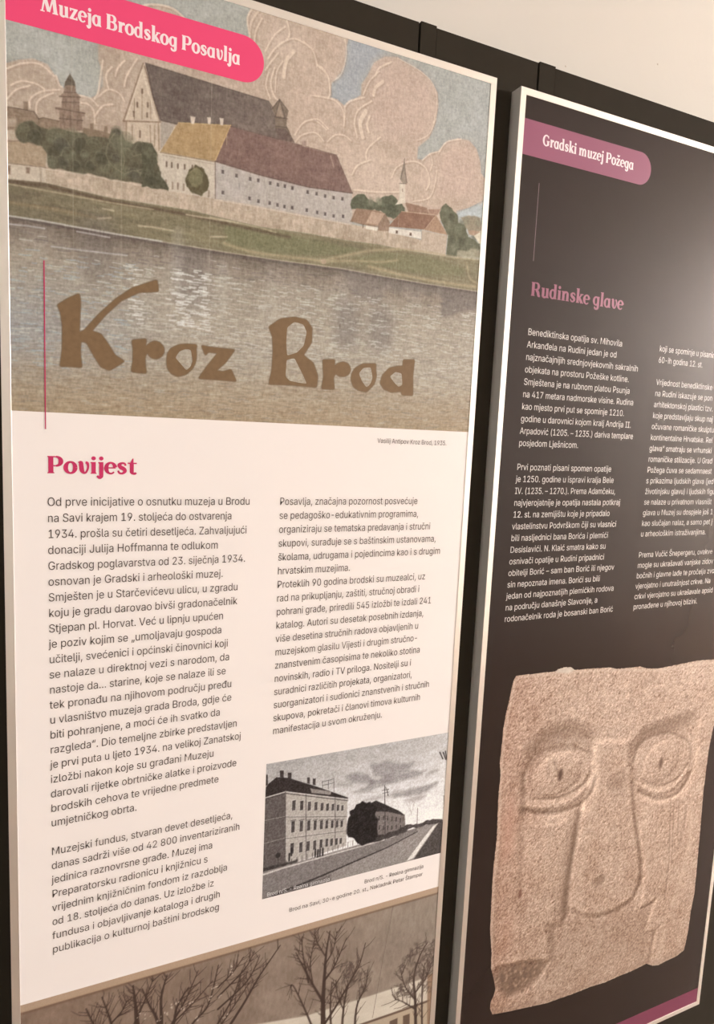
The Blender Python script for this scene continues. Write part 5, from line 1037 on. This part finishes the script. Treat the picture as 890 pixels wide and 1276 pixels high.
# ---- the winter picture at the foot of the panel
def paint_winter():
    c = Canvas(IN, 1487.0, 748.4, PH * 1000 - IN, 1.5, (144, 120, 101), 33)
    gx = (c.xs[None, :] - IN) / 737 + 0 * c.ys[:, None]
    c.C += (gx - 0.5)[..., None] * np.array([14, 22, 24])
    c.tint(np.array([9, 9, 8]), c.noise(40, 30, 3)); c.tint(np.array([6, 6, 6]), c.noise(4, 9, 2))
    snow = [(1.5,1562.5),(216.9,1618.9),(384.5,1654.3),(477.0,1671.3),(600.8,1675.7),(691.2,1677.9),(764.0,1679.1),(777.1,1863.0)]
    c.poly(snow + [(760, 2030), (0, 2030)], (214, 194, 170), 1.5)
    c.tint(np.array([8, 8, 8]), c.noise(40, 12, 3), c.inside(snow + [(760, 2030), (0, 2030)], 2))
    c.poly([(588.3,1730.3),(683.8,1733.3),(742.3,1735.2),(752.7,1886.7),(593.0,1823.1)], (186, 160, 132), 1)
    c.line([(585.7,1730.9),(683.7,1732.8),(742.2,1733.0)], (96, 70, 54), 5, 1, 0.9)
    for p in ([(654.8,1746.7),(672.6,1745.7),(674.2,1791.0),(657.0,1784.5)], [(684.5,1745.8),(700.0,1746.0),(702.4,1801.6),(687.7,1796.1)], [(609.9,1748.6),(630.9,1748.5),(632.7,1780.7),(611.2,1772.5)]): c.poly(p, (104, 80, 64), 0.9)
    c.poly([(735.3,1674.0),(755.2,1675.1),(770.6,1893.9),(749.7,1885.6)], (140, 104, 78), 1.2, 0.8)
    twig = (66, 46, 36)
    rnd = random.Random(9)
    def limb(p, w, n=7, dense=1.0):
        c.curve(p, twig, (w[0] * 1.35, w[1] * 1.3), 0.7, 0.95)
        s = smooth(p, 6)
        tot = len(s)
        for k in range(int(n * dense)):
            i = rnd.randrange(tot // 4, tot - 1)
            x, y = s[i][:2]; dx = s[i + 1][0] - s[i][0]; dy = s[i + 1][1] - s[i][1]
            a = math.atan2(dy, dx) + rnd.choice((-1, 1)) * rnd.uniform(.35, .9); L = rnd.uniform(10, 34)
            q = (x + L * .5 * math.cos(a), y + L * .5 * math.sin(a)); a += rnd.uniform(-.3, .3)
            q2 = (q[0] + L * .5 * math.cos(a), q[1] + L * .5 * math.sin(a) - 2)
            c.line([(x, y), q, q2], twig, (1.5, .8), 0.6, 0.8)
    Z = (([(520.0,1865.9),(512.8,1700.1),(510.6,1649.5),(511.4,1600.5),(512.8,1556.9),(518.2,1514.8)], (9, 1.6)), ([(510.8,1654.6),(488.9,1612.6),(469.3,1572.2),(453.1,1537.3)], (4, 1.2)), ([(480.0,1604.7),(467.4,1547.5),(463.2,1510.4)], (2.6, 1)),
         ([(510.9,1612.6),(531.2,1587.2),(552.5,1538.7)], (3.4, 1)), ([(513.2,1576.6),(525.9,1556.1),(532.9,1519.2)], (2, 1)), ([(513.0,1705.2),(539.9,1669.7),(560.7,1636.7),(581.7,1603.4),(592.7,1560.8)], (4, 1.2)), ([(492.6,1702.7),(472.4,1651.0),(450.9,1602.3),(444.4,1602.5)], (3, 1)), ([(510.6,1561.1),(495.0,1532.0),(486.8,1505.6)], (2, 1)), ([(488.9,1612.6),(482.2,1566.7),(489.6,1516.0)], (2, 1)),
         ([(555.0,1776.9),(552.5,1704.5),(558.7,1646.1),(572.2,1615.4),(581.2,1593.2)], (4, 1.2)), ([(580.9,1787.0),(580.3,1694.1),(597.1,1654.0),(600.4,1619.6)], (4, 1.2)), ([(553.0,1684.4),(539.0,1649.4),(535.1,1618.2)], (2, 1)), ([(530.2,1726.7),(525.9,1664.8),(526.8,1620.4)], (3.4, 1.4)),
         ([(720.5,1873.9),(715.1,1774.0),(710.0,1713.3),(704.4,1669.1),(715.3,1625.3),(731.5,1601.5)], (6, 1.4)), ([(710.4,1718.8),(686.2,1684.0),(672.8,1643.0)], (3, 1)), ([(710.5,1702.9),(735.3,1674.0),(746.7,1635.2)], (3, 1)), ([(737.9,1880.9),(729.3,1768.4),(725.3,1691.9),(727.8,1645.0)], (4, 1.2)), ([(711.8,1740.6),(682.6,1714.4),(664.6,1702.9)], (2.4, 1)),
         ([(331.9,1643.5),(361.1,1602.4),(386.2,1561.7),(423.1,1513.9)], (4.2, 1.4)), ([(314.0,1599.8),(364.4,1563.8),(385.9,1522.0)], (3, 1)), ([(313.5,1576.6),(359.4,1539.0),(375.1,1511.6)], (2.6, 1)), ([(313.1,1558.2),(338.0,1538.9),(356.6,1515.1)], (2.4, 1)),
         ([(126.9,1612.8),(123.1,1575.5),(114.2,1554.4),(103.8,1525.1)], (4, 1.6)), ([(149.9,1621.7),(140.5,1561.8),(126.9,1512.6)], (4.5, 1.4)), ([(189.4,1655.6),(181.8,1588.2),(178.3,1546.1),(174.2,1508.7)], (8, 2)), ([(230.2,1671.7),(212.9,1585.8),(200.5,1553.9),(188.4,1518.9)], (5, 1.4)), ([(213.5,1646.4),(219.4,1592.8),(218.5,1546.5),(227.4,1507.4)], (6, 1.6)),
         ([(229.9,1652.8),(239.6,1600.2),(245.4,1569.7),(262.4,1542.1)], (5, 1.4)), ([(246.6,1659.2),(271.1,1611.7),(297.0,1585.5),(312.9,1516.7)], (4, 1.4)), ([(229.4,1610.4),(249.6,1578.1),(262.6,1554.7),(278.7,1515.9)], (3, 1)), ([(280.6,1672.5),(314.4,1627.5),(339.8,1586.0),(354.3,1540.5)], (3.6, 1.2)), ([(142.1,1562.8),(157.4,1547.7),(165.0,1532.4)], (2.4, 1)), ([(177.0,1577.3),(190.5,1545.8),(206.1,1506.8)], (3, 1)), ([(289.1,1666.1),(327.4,1622.6),(370.7,1565.1)], (3, 1)), ([(237.5,1599.4),(270.4,1573.8),(303.9,1542.9)], (2.4, 1)))
    for p, w in Z: limb(p, w, 14)
    for x, y in [(700.9,1615.6),(717.1,1610.2),(732.4,1630.7),(688.0,1627.1),(678.0,1639.5),(711.1,1645.0),(729.2,1666.7),(742.1,1649.6),(680.6,1682.2),(698.0,1698.6),(675.7,1691.0),(719.6,1690.0),(737.2,1701.3),(742.3,1612.7),(701.2,1662.8),(551.4,1598.7),(566.4,1598.5),(557.2,1615.5),(573.0,1630.8),(593.2,1627.3),(594.5,1653.1)]:
        for k in range(9):
            a = rnd.uniform(0, 6.3); L = rnd.uniform(5, 16)
            c.line([(x + rnd.uniform(-9, 9), y + rnd.uniform(-11, 11)), (x + L * math.cos(a), y + L * math.sin(a))], (78, 60, 50), (1.7, .8), 0.8, 0.7)
            c.blob(x + rnd.uniform(-14, 14), y + rnd.uniform(-14, 14), rnd.uniform(1.5, 4), rnd.uniform(1.5, 5), (98, 78, 66), 2, 0.5)
    for x, y in [(312.8,1553.0),(300.3,1574.7),(317.6,1576.0),(266.2,1572.3),(253.8,1577.3),(180.8,1565.1),(196.7,1570.8),(216.9,1582.7),(245.3,1565.0),(279.5,1605.3),(334.0,1529.2),(338.7,1540.2),(327.3,1617.7),(304.2,1557.2),(237.1,1566.8),(224.9,1576.3)]:
        for k in range(3):
            c.blob(x + rnd.uniform(-5, 5), y + rnd.uniform(-4, 4), rnd.uniform(.7, 1.7), rnd.uniform(.7, 1.7), (214, 190, 166), 0.6, 0.85)
    c.line([(648.2,1500.3),(640.7,1551.1),(633.0,1599.5),(616.5,1725.0)], (112, 92, 78), 1.1, 0.6, 0.8)
    # the picture's own tan border along its top
    top = c.y0
    c.poly([(0, top - 2), (760, top - 2), (760, top + 13), (0, top + 13)], (186, 153, 124), 0.8)
    c.line([(0, top + 14.2), (760, top + 14.2)], (112, 80, 60), 3.2, 1.6, 0.75)
    return c
paint_winter().mesh('winter_picture', m_picture, white, L1)

# ================================================================ the dark panel
m_dark = flat('dark_print', (44, 32, 27), 0.26, 0.30, grain=0.05, scale=12)
m_mauve = flat('mauve_print', (150, 78, 98), 0.45, 0.35)
m_mauve_ink = flat('mauve_ink', (148, 76, 94), 0.45, 0.35)
m_foot = flat('plum_print', (124, 54, 72), 0.45, 0.35)
m_light_ink = flat('pale_ink', (228, 208, 192), 0.5, 0.3)
m_line_ink = flat('dull_mauve_ink', (128, 98, 100), 0.5, 0.3)
m_stone = printed('stone_print', 0.5, 0.3)

PX = 1.06796 * 0.760
dark = panel(PX, 'dark brown framed exhibition panel with a carved stone face and a mauve banner')
sheet(dark, m_dark)
v, f = banner_geo(IN, 322.6, 49.5, 109.2, L1)
ban2 = link('banner', v, f, m_mauve, dark)
v, f = serif_geo('Gradski muzej Požega', 55.3, 86.0, 275.3, 18.4, L2)
link('banner_lettering', v, f, m_pale_ink, ban2)
v, f = rect(53.4, 151.0, 54.5, 286.2, L1)
link('accent_line', v, f, m_line_ink, dark)
v, f = serif_geo('Rudinske glave', 54.4, 347.2, 280.9, 24.5, L1)
link('heading_lettering', v, f, m_mauve_ink, dark)
d_left = ['Benediktinska opatija sv. Mihovila', 'Arkanđela na Rudini jedan je od', 'najznačajnijih srednjovjekovnih sakralnih', 'objekata na prostoru Požeške kotline.', 'Smještena je na rubnom platou Psunja', 'na 417 metara nadmorske visine. Rudina', 'kao mjesto prvi put se spominje 1210.', 'godine u darovnici kojom kralj Andrija II.',
    'Arpadović (1205. – 1235.) dariva templare', 'posjedom Lješnicom.', '', 'Prvi poznati pisani spomen opatije', 'je 1250. godine u ispravi kralja Bele', 'IV. (1235. – 1270.). Prema Adamčeku,', 'najvjerojatnije je opatija nastala potkraj', '12. st. na zemljištu koje je pripadalo', 'vlastelinstvu Podvrškom čiji su vlasnici',
    'bili nasljednici bana Borića i plemići', 'Desislavići. N. Klaić smatra kako su', 'osnivači opatije u Rudini pripadnici', 'obitelji Borić – sam ban Borić ili njegov', 'sin nepoznata imena. Borići su bili', 'jedan od najpoznatijih plemićkih rodova', 'na području današnje Slavonije, a', 'rodonačelnik roda je bosanski ban Borić']
d_rights = [289.1,276.7,338.0,315.9,321.0,334.0,311.4,333.1,341.7,197.5,0,290.3,299.7,306.9,323.1,297.0,317.6,297.7,294.2,292.5,323.4,286.2,327.7,284.9,331.0]
e_left = ['koji se spominje u pisanim', '60-ih godina 12. st.', '', 'Vrijednost benediktinske', 'na Rudini iskazuje se pon', 'arhitektonskoj plastici tzv.', 'koje predstavljaju skup naj', 'očuvane romaničke skulptu', 'kontinentalne Hrvatske. Rel', 'glava“ smatraju se vrhunski', 'romaničke stilizacije. U Grad', 'Požega čuva se sedamnaest', 's prikazima ljudskih glava (jed', 'životinjsku glavu) i ljudskih figu', 'se nalaze u privatnom vlasništ', 'glava u Muzej su dospjele još 1', 'kao slučajan nalaz, a samo pet j', 'u arheološkim istraživanjima.', '',
    'Prema Vučić Šnepergeru, ovakve', 'mogle su ukrašavati vanjske zidov', 'bočnih i glavne lađe te pročelja zvo', 'vjerojatno i unutrašnjost crkve. Na', 'crkvi vjerojatno su ukrašavale apsid', 'pronađene u njihovoj blizini.']
e_rights = [0,524.6,0,0,0,0,0,0,0,0,0,0,0,0,0,0,0,591.7,0,0,0,0,0,0,588.0]
column(d_left, d_rights, 54.3, 417.6, 22.7, SZ, m_light_ink, dark, L1, -0.20)
column(e_left, e_rights, 393.4, 417.6, 22.7, SZ, m_light_ink, dark, L1, -0.12)
v, f = rect(IN, 1979.8, PW * 1000 - IN, PH * 1000 - IN, L1)
link('footer_band', v, f, m_foot, dark)

# ---- the photograph of the carved stone face
def paint_stone():
    out = [(88.4,1074.9),(144.7,1076.4),(187.4,1077.5),(195.6,1073.3),(212.8,1071.4),(229.0,1073.2),(239.4,1080.2),(288.9,1082.5),(340.0,1086.2),(358.0,1091.5),(393.2,1092.8),(429.1,1094.0),(448.1,1100.2),(485.6,1104.4),(523.1,1103.0),(561.4,1101.6),(610.4,1099.7),(666.7,1102.8),(724.9,1107.4),(726.9,1170.0),(705.2,1212.1),(690.6,1284.9),(685.1,1329.3),(683.0,1435.5),(686.7,1513.5),(689.1,1576.6),(691.8,1656.2),(692.8,1704.3),(687.1,1750.8),(685.8,1798.9),(681.0,1838.0),(678.0,1853.4),(652.9,1861.8),(621.9,1863.3),(591.6,1866.5),(570.6,1861.4),(548.9,1848.9),(500.4,1852.9),(452.5,1852.7),(415.2,1854.2),(378.1,1850.9),(324.4,1850.8),(271.9,1848.3),(246.3,1847.5),(212.3,1842.2),(170.8,1835.5),(138.3,1830.4),(94.4,1821.9),(86.8,1805.1),(86.4,1791.0),(93.1,1779.4),(97.1,1763.3),(91.3,1740.6),(81.0,1709.6),(79.6,1674.9),(70.9,1618.0),(69.3,1563.9),(67.8,1510.3),(68.1,1470.8),(70.5,1412.5),(67.6,1353.6),(66.4,1314.9),(68.1,1283.4),(63.8,1250.9),(65.4,1219.7),(65.6,1188.4),(69.6,1151.7),(74.8,1127.6),(78.5,1103.3),(82.0,1085.2)]
    xs = [p[0] for p in out]; ys = [p[1] for p in out]
    c = Canvas(min(xs) - 2, min(ys) - 2, min(max(xs) + 2, PW * 1000 - IN - 2), max(ys) + 2, 1.0, (184, 150, 126), 44)
    h, w = c.C.shape[:2]
    gx = (c.xs[None, :] - c.xs[0]) / (c.xs[-1] - c.xs[0]) + 0 * c.ys[:, None]
    gy = (c.ys[:, None] - c.ys[0]) / (c.ys[-1] - c.ys[0]) + 0 * c.xs[None, :]
    c.C += (0.62 - gy)[..., None] * np.array([16, 16, 16])
    c.C += np.clip(0.22 - gx, 0, 1)[..., None] * np.array([-40, -70, -70])
    D = (108, 80, 62); Lt = (226, 197, 171)
    def dk(p, wd, soft, a): c.curve(p, D, wd, soft, a)
    def lt(p, wd, soft, a): c.curve(p, Lt, wd, soft, a)
    def step(p, h, soft): return h * np.clip(0.5 + c.sdf(p, (0, c.nx, 0, c.ny)) / (2 * soft), 0, 1)
    def dome(q, rx, ry, ang, h):
        X, Y = np.meshgrid(c.xs - q[0], c.ys - q[1]); ca, sa = math.cos(ang), math.sin(ang)
        r = ((X * ca + Y * sa) / rx) ** 2 + ((-X * sa + Y * ca) / ry) ** 2
        return h * np.sqrt(np.clip(1 - r, 0, 1))
    # what the photograph shows: a worn low relief, lit from the upper left
    H = np.zeros((c.ny, c.nx))
    H += step([(116.8,1292.4),(128.9,1243.0),(173.1,1205.0),(256.3,1196.7),(305.5,1225.5),(325.6,1310.4),(323.2,1392.9),(285.3,1419.7),(177.1,1403.2),(132.6,1386.9)], -7, 13)
    H += step([(423.3,1327.9),(427.5,1275.8),(462.6,1242.7),(532.1,1233.1),(599.8,1227.0),(635.3,1248.3),(637.0,1298.9),(646.7,1375.4),(619.1,1423.0),(530.6,1427.8),(459.7,1395.5)], -6, 10)
    H += dome([(216.6,1304.2)][0], 66, 47, -.10, 6) + dome([(526.6,1330.4)][0], 57, 48, -.14, 6)
    H += step([(314.8,1247.2),(415.0,1263.3),(440.2,1373.7),(490.9,1560.0),(499.1,1614.6),(477.3,1660.1),(430.3,1674.2),(375.2,1672.0),(329.3,1659.0),(284.5,1629.1),(275.6,1578.3),(291.6,1400.3),(318.5,1322.9)], 6, 7)
    ramp = np.clip((c.ys - [(344.4,1411.3)][0][1]) / 90, 0, 1)[:, None]
    H += ramp * step([(16.7,1292.6),(278.4,1342.7),(274.4,1645.6),(257.0,1657.0),(224.8,1652.7),(239.1,1743.3),(160.0,1721.1),(88.9,1712.1),(37.3,1634.8)], 5, 4.5)
    H += ramp * step([(433.6,1336.9),(725.0,1366.5),(806.3,1867.9),(593.3,1879.1),(557.8,1855.7),(570.3,1771.2),(532.5,1763.1),(556.3,1684.7),(506.5,1692.4),(512.0,1610.3)], 5, 5)
    H += step([(55.2,1762.9),(96.8,1714.7),(160.2,1723.2),(210.1,1735.6),(239.2,1744.8),(214.3,1777.8),(184.9,1796.7),(134.9,1793.8),(93.1,1762.0)], -6, 7)
    for p, w, hh in (([(290.8,1393.2),(285.7,1461.4),(277.0,1536.3),(273.6,1599.0),(273.0,1648.8)], 8, -5), ([(439.3,1366.4),(449.8,1418.7),(471.1,1496.2),(491.9,1567.7),(499.1,1614.6)], 6, -4.5), ([(499.1,1614.6),(482.4,1655.4),(441.3,1672.8),(389.4,1676.8),(329.7,1662.0),(284.7,1630.6)], 6, -2.6),
                     ([(130.2,1370.0),(175.2,1384.0),(224.3,1393.0),(282.0,1390.0),(317.7,1367.5),(326.8,1334.7)], 6, -3.5), ([(143.3,1361.5),(206.2,1374.4),(271.4,1370.0),(309.0,1344.5)], 6, 3.5), ([(160.1,1350.4),(220.8,1359.9),(277.6,1350.8),(310.2,1324.8)], 3.5, -2.4), ([(132.1,1340.8),(125.2,1300.4),(138.9,1267.3),(169.5,1247.2),(241.6,1248.7),(302.4,1272.3)], 5, -2.2),
                     ([(464.0,1392.7),(530.2,1424.8),(593.7,1421.8),(628.9,1379.7)], 5.5, -3.5), ([(458.6,1372.9),(517.7,1404.7),(576.0,1402.7),(620.8,1366.3)], 5, 3.4), ([(474.7,1367.3),(525.3,1390.0),(583.3,1384.8),(618.6,1351.7)], 3, -2.2), ([(438.3,1316.4),(446.7,1282.5),(479.6,1265.1),(546.4,1265.5),(610.6,1298.3),(625.2,1341.6)], 4.5, -2.4),
                     ([(628.7,1466.6),(626.8,1515.9),(618.1,1567.7)], 4, -2.2), ([(572.9,1436.4),(581.1,1520.9),(590.5,1614.9),(589.4,1692.1)], 3, -1.3), ([(129.3,1392.8),(138.8,1461.4),(143.7,1564.0)], 9, -1.8), ([(394.0,1098.9),(435.4,1141.4),(479.3,1125.9)], 10, -1.6), ([(504.7,1693.5),(533.7,1692.3),(558.0,1682.0)], 3, -2.2), ([(532.9,1766.3),(567.5,1765.7),(584.6,1758.1)], 3, -2.2)):
        H += hh * c.near(p, w)
    H -= dome([(368.0,1588.1)][0], 22, 15, -.4, 3.5) + dome([(391.0,1357.2)][0], 30, 26, 0, 2.5)
    H += dome([(402.0,1161.8)][0], 9, 9, 0, 2)
    H = c.blur(H, 1.6)
    g1 = c.noise(2.7, 2.7, 1); g2 = c.noise(6.5, 6.5, 2); g3 = c.noise(40, 40, 3); g4 = c.noise(18, 18, 2)
    G = 0.75 * g1 + 0.95 * g2 + 1.0 * g4
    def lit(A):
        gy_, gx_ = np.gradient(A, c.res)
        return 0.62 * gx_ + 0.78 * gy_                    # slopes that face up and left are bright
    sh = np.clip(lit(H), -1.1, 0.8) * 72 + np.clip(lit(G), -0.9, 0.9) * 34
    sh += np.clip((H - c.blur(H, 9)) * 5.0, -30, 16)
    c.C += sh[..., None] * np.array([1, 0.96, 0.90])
    c.tint(np.array([8, 9, 9]), g3); c.tint(np.array([18, 17, 16]), c.noise(1.8, 1.8, 1)); c.tint(np.array([14, 14, 13]), c.noise(3.6, 3.6, 1))
    c.C -= (np.clip(-g2 - 0.62, 0, 1) * 60)[..., None]
    c.blob(*[(225.1,1307.8)][0], 6.5, 13, (84, 56, 42), 4, 0.9, ang=.1)
    c.blob(*[(525.2,1333.8)][0], 6, 13, (98, 68, 52), 4, 0.85, ang=.1)
    dk([(203.6,1272.1),(209.9,1286.4),(216.3,1301.5)], 3, 3, 0.4)
    dk([(470.0,1332.7),(488.3,1328.8)], 3, 2.5, 0.4)
    dk([(120.8,1286.7),(125.6,1313.5),(128.9,1340.2)], 7, 6, 0.4); dk([(130.2,1353.6),(130.8,1376.7)], 8, 6, 0.45)
    c.poly([(130.7,1230.5),(180.4,1199.7),(252.3,1197.4),(309.8,1226.1),(307.9,1246.1),(240.1,1235.2),(176.5,1239.3),(144.0,1265.0)], D, 18, 0.42)
    c.poly([(426.1,1279.1),(457.9,1241.9),(522.3,1231.7),(599.8,1227.0),(625.6,1224.8),(603.8,1253.2),(546.2,1264.1),(474.7,1262.9),(441.6,1292.2)], D, 10, 0.42)
    c.blob(*[(370.0,1590.1)][0], 17, 12, D, 9, 0.42, ang=-.4)
    c.blob(*[(396.0,1361.7)][0], 26, 24, D, 16, 0.30)
    dk([(134.3,1364.2),(183.1,1383.0),(228.0,1389.8),(281.5,1385.8),(314.6,1363.5),(323.8,1339.0)], 6, 5, 0.40); dk([(172.0,1351.5),(224.7,1358.0),(279.0,1348.3),(308.8,1328.0)], 3.5, 3, 0.40)
    dk([(468.8,1393.6),(529.7,1421.8),(593.4,1419.5),(627.5,1384.0)], 6, 5, 0.42); dk([(479.9,1371.2),(525.3,1390.0),(583.3,1384.8),(618.6,1351.7)], 3, 3, 0.36)
    dk([(132.7,1331.2),(127.0,1304.0),(140.8,1270.9),(169.9,1251.2),(209.2,1248.6),(267.2,1256.9),(307.8,1274.5)], 5, 5, 0.36); dk([(436.4,1316.1),(445.0,1283.6),(477.9,1266.3),(541.5,1264.8),(610.6,1298.3),(625.2,1341.6),(616.3,1369.9)], 4.5, 4, 0.42)
    dk([(442.1,1374.1),(453.6,1434.0),(474.0,1504.2),(492.9,1575.5),(495.1,1621.1)], 7, 6, 0.40); dk([(495.1,1621.1),(482.6,1657.0),(444.2,1673.6),(393.8,1675.8),(333.9,1660.3)], 5, 7, 0.22)
    dk([(287.5,1409.8),(282.1,1467.6),(273.4,1542.4),(269.7,1633.5)], 12, 9, 0.52); c.poly([(286.2,1413.0),(260.3,1421.2),(251.5,1557.9),(250.8,1646.0),(276.1,1646.1),(279.2,1565.1)], D, 12, 0.30)
    dk([(235.5,1659.3),(262.7,1663.7),(276.3,1648.3)], 6, 5, 0.45); dk([(236.2,1666.6),(244.3,1704.7),(245.5,1741.1)], 9, 7, 0.5)
    c.poly([(103.7,1723.9),(128.7,1725.0),(160.6,1726.9),(210.4,1738.5),(232.7,1755.0),(210.5,1772.9),(184.4,1791.5),(134.4,1787.2),(100.5,1757.5)], (104, 78, 60), 8, 0.5, 5)
    c.blob(*[(143.1,1557.0)][0], 4, 10, (106, 60, 44), 3, 0.8); c.blob(*[(588.3,1183.4)][0], 5, 5, D, 3, 0.5)
    dk([(560.6,1773.8),(557.4,1808.1),(556.7,1847.4)], 9, 7, 0.5); dk([(523.6,1697.2),(526.1,1751.9),(526.6,1830.0)], 16, 14, 0.25)
    lt([(600.0,1781.6),(592.2,1834.8),(580.4,1858.9)], 14, 9, 0.3); lt([(649.4,1474.8),(653.5,1583.8),(633.3,1656.9),(616.1,1715.1)], 10, 7, 0.35); lt([(489.3,1441.4),(508.5,1534.4),(528.1,1622.0)], 10, 8, 0.3)
    lt([(326.1,1255.8),(325.6,1310.4),(328.6,1380.1),(321.1,1434.3),(310.5,1530.5),(303.6,1600.0)], 18, 12, 0.25)
    c.poly([(285.7,1656.0),(510.1,1704.9),(536.9,1833.2),(270.7,1836.9),(214.6,1781.5),(247.9,1698.7)], D, 26, 0.14)
    c.blob(*[(99.3,1399.4)][0], 16, 70, (186, 128, 104), 14, 0.35); c.blob(*[(113.7,1644.3)][0], 14, 40, (186, 134, 108), 14, 0.25)
    # the broken corner, pits and tool marks
    c.poly([(106.8,1723.5),(132.7,1724.9),(164.8,1729.6),(210.7,1741.5),(226.8,1753.8),(204.8,1765.3),(179.5,1773.4),(165.5,1779.4),(137.7,1780.6),(106.9,1759.7),(91.0,1737.0)], (98, 72, 55), 9, 0.45, 11)
    rs = random.Random(17)
    cx0, cy0 = [(154.9,1751.1)][0]
    for k in range(170):
        x = cx0 + rs.gauss(0, 32); y = cy0 + rs.gauss(0, 22); r = rs.uniform(1, 3.4)
        c.blob(x, y, r * 1.5, r, rs.choice(((92, 66, 50), (150, 116, 92), (196, 160, 134), (104, 78, 60))), 1.5, 0.5, 10, rs.uniform(0, 3))
    for k in range(420):
        x = rs.uniform(c.xs[0], c.xs[-1]); y = rs.uniform(c.ys[0], c.ys[-1]); r = rs.uniform(.7, 1.8)
        c.blob(x, y, r, r * rs.uniform(.8, 1.8), rs.choice(((120, 90, 72), (132, 100, 80), (222, 194, 168))), 1.2, 0.55, 8)
    for p in ([(572.9,1436.4),(581.1,1520.9),(589.5,1614.7),(587.3,1691.6)], [(584.3,1446.2),(591.4,1523.3),(598.7,1601.5)], [(630.5,1464.7),(628.9,1516.3),(622.4,1568.7)], [(599.7,1441.8),(608.1,1527.0)]):
        dk(p, 2.6, 2.4, 0.42)
    dk([(131.4,1366.9),(135.6,1460.6),(140.8,1549.6),(148.6,1599.5)], 10, 12, 0.22)
    dk([(77.2,1446.7),(80.7,1546.9),(83.4,1648.8),(88.2,1705.1)], 6, 7, 0.20)
    # edges
    rim = [(81.0,1709.6),(71.7,1618.2),(68.5,1510.5),(71.3,1412.7),(67.9,1315.2),(65.3,1251.2),(67.1,1188.7),(76.3,1127.7),(83.3,1084.1),(90.7,1076.4),(183.7,1079.6),(340.5,1089.6),(486.0,1107.2),(667.3,1106.5)]
    c.line([(x + 3, y + 2) for x, y in rim], (226, 198, 172), 5, 3, 0.5)
    c.poly([(187.5,1078.8),(195.6,1073.3),(212.8,1071.4),(229.0,1073.2),(239.4,1080.2),(223.9,1085.5)], (222, 204, 184), 2, 0.7)
    low = [(94.1,1818.2),(212.0,1838.4),(377.7,1847.0),(548.6,1846.4),(591.1,1863.1),(677.8,1851.7)]
    c.line([(x, y - 4) for x, y in low], (132, 102, 84), 9, 6, 0.4)
    keep = c.inside(out, 0.8) + 0.16 * c.noise(3, 3, 2)
    return c, keep
c, keep = paint_stone()
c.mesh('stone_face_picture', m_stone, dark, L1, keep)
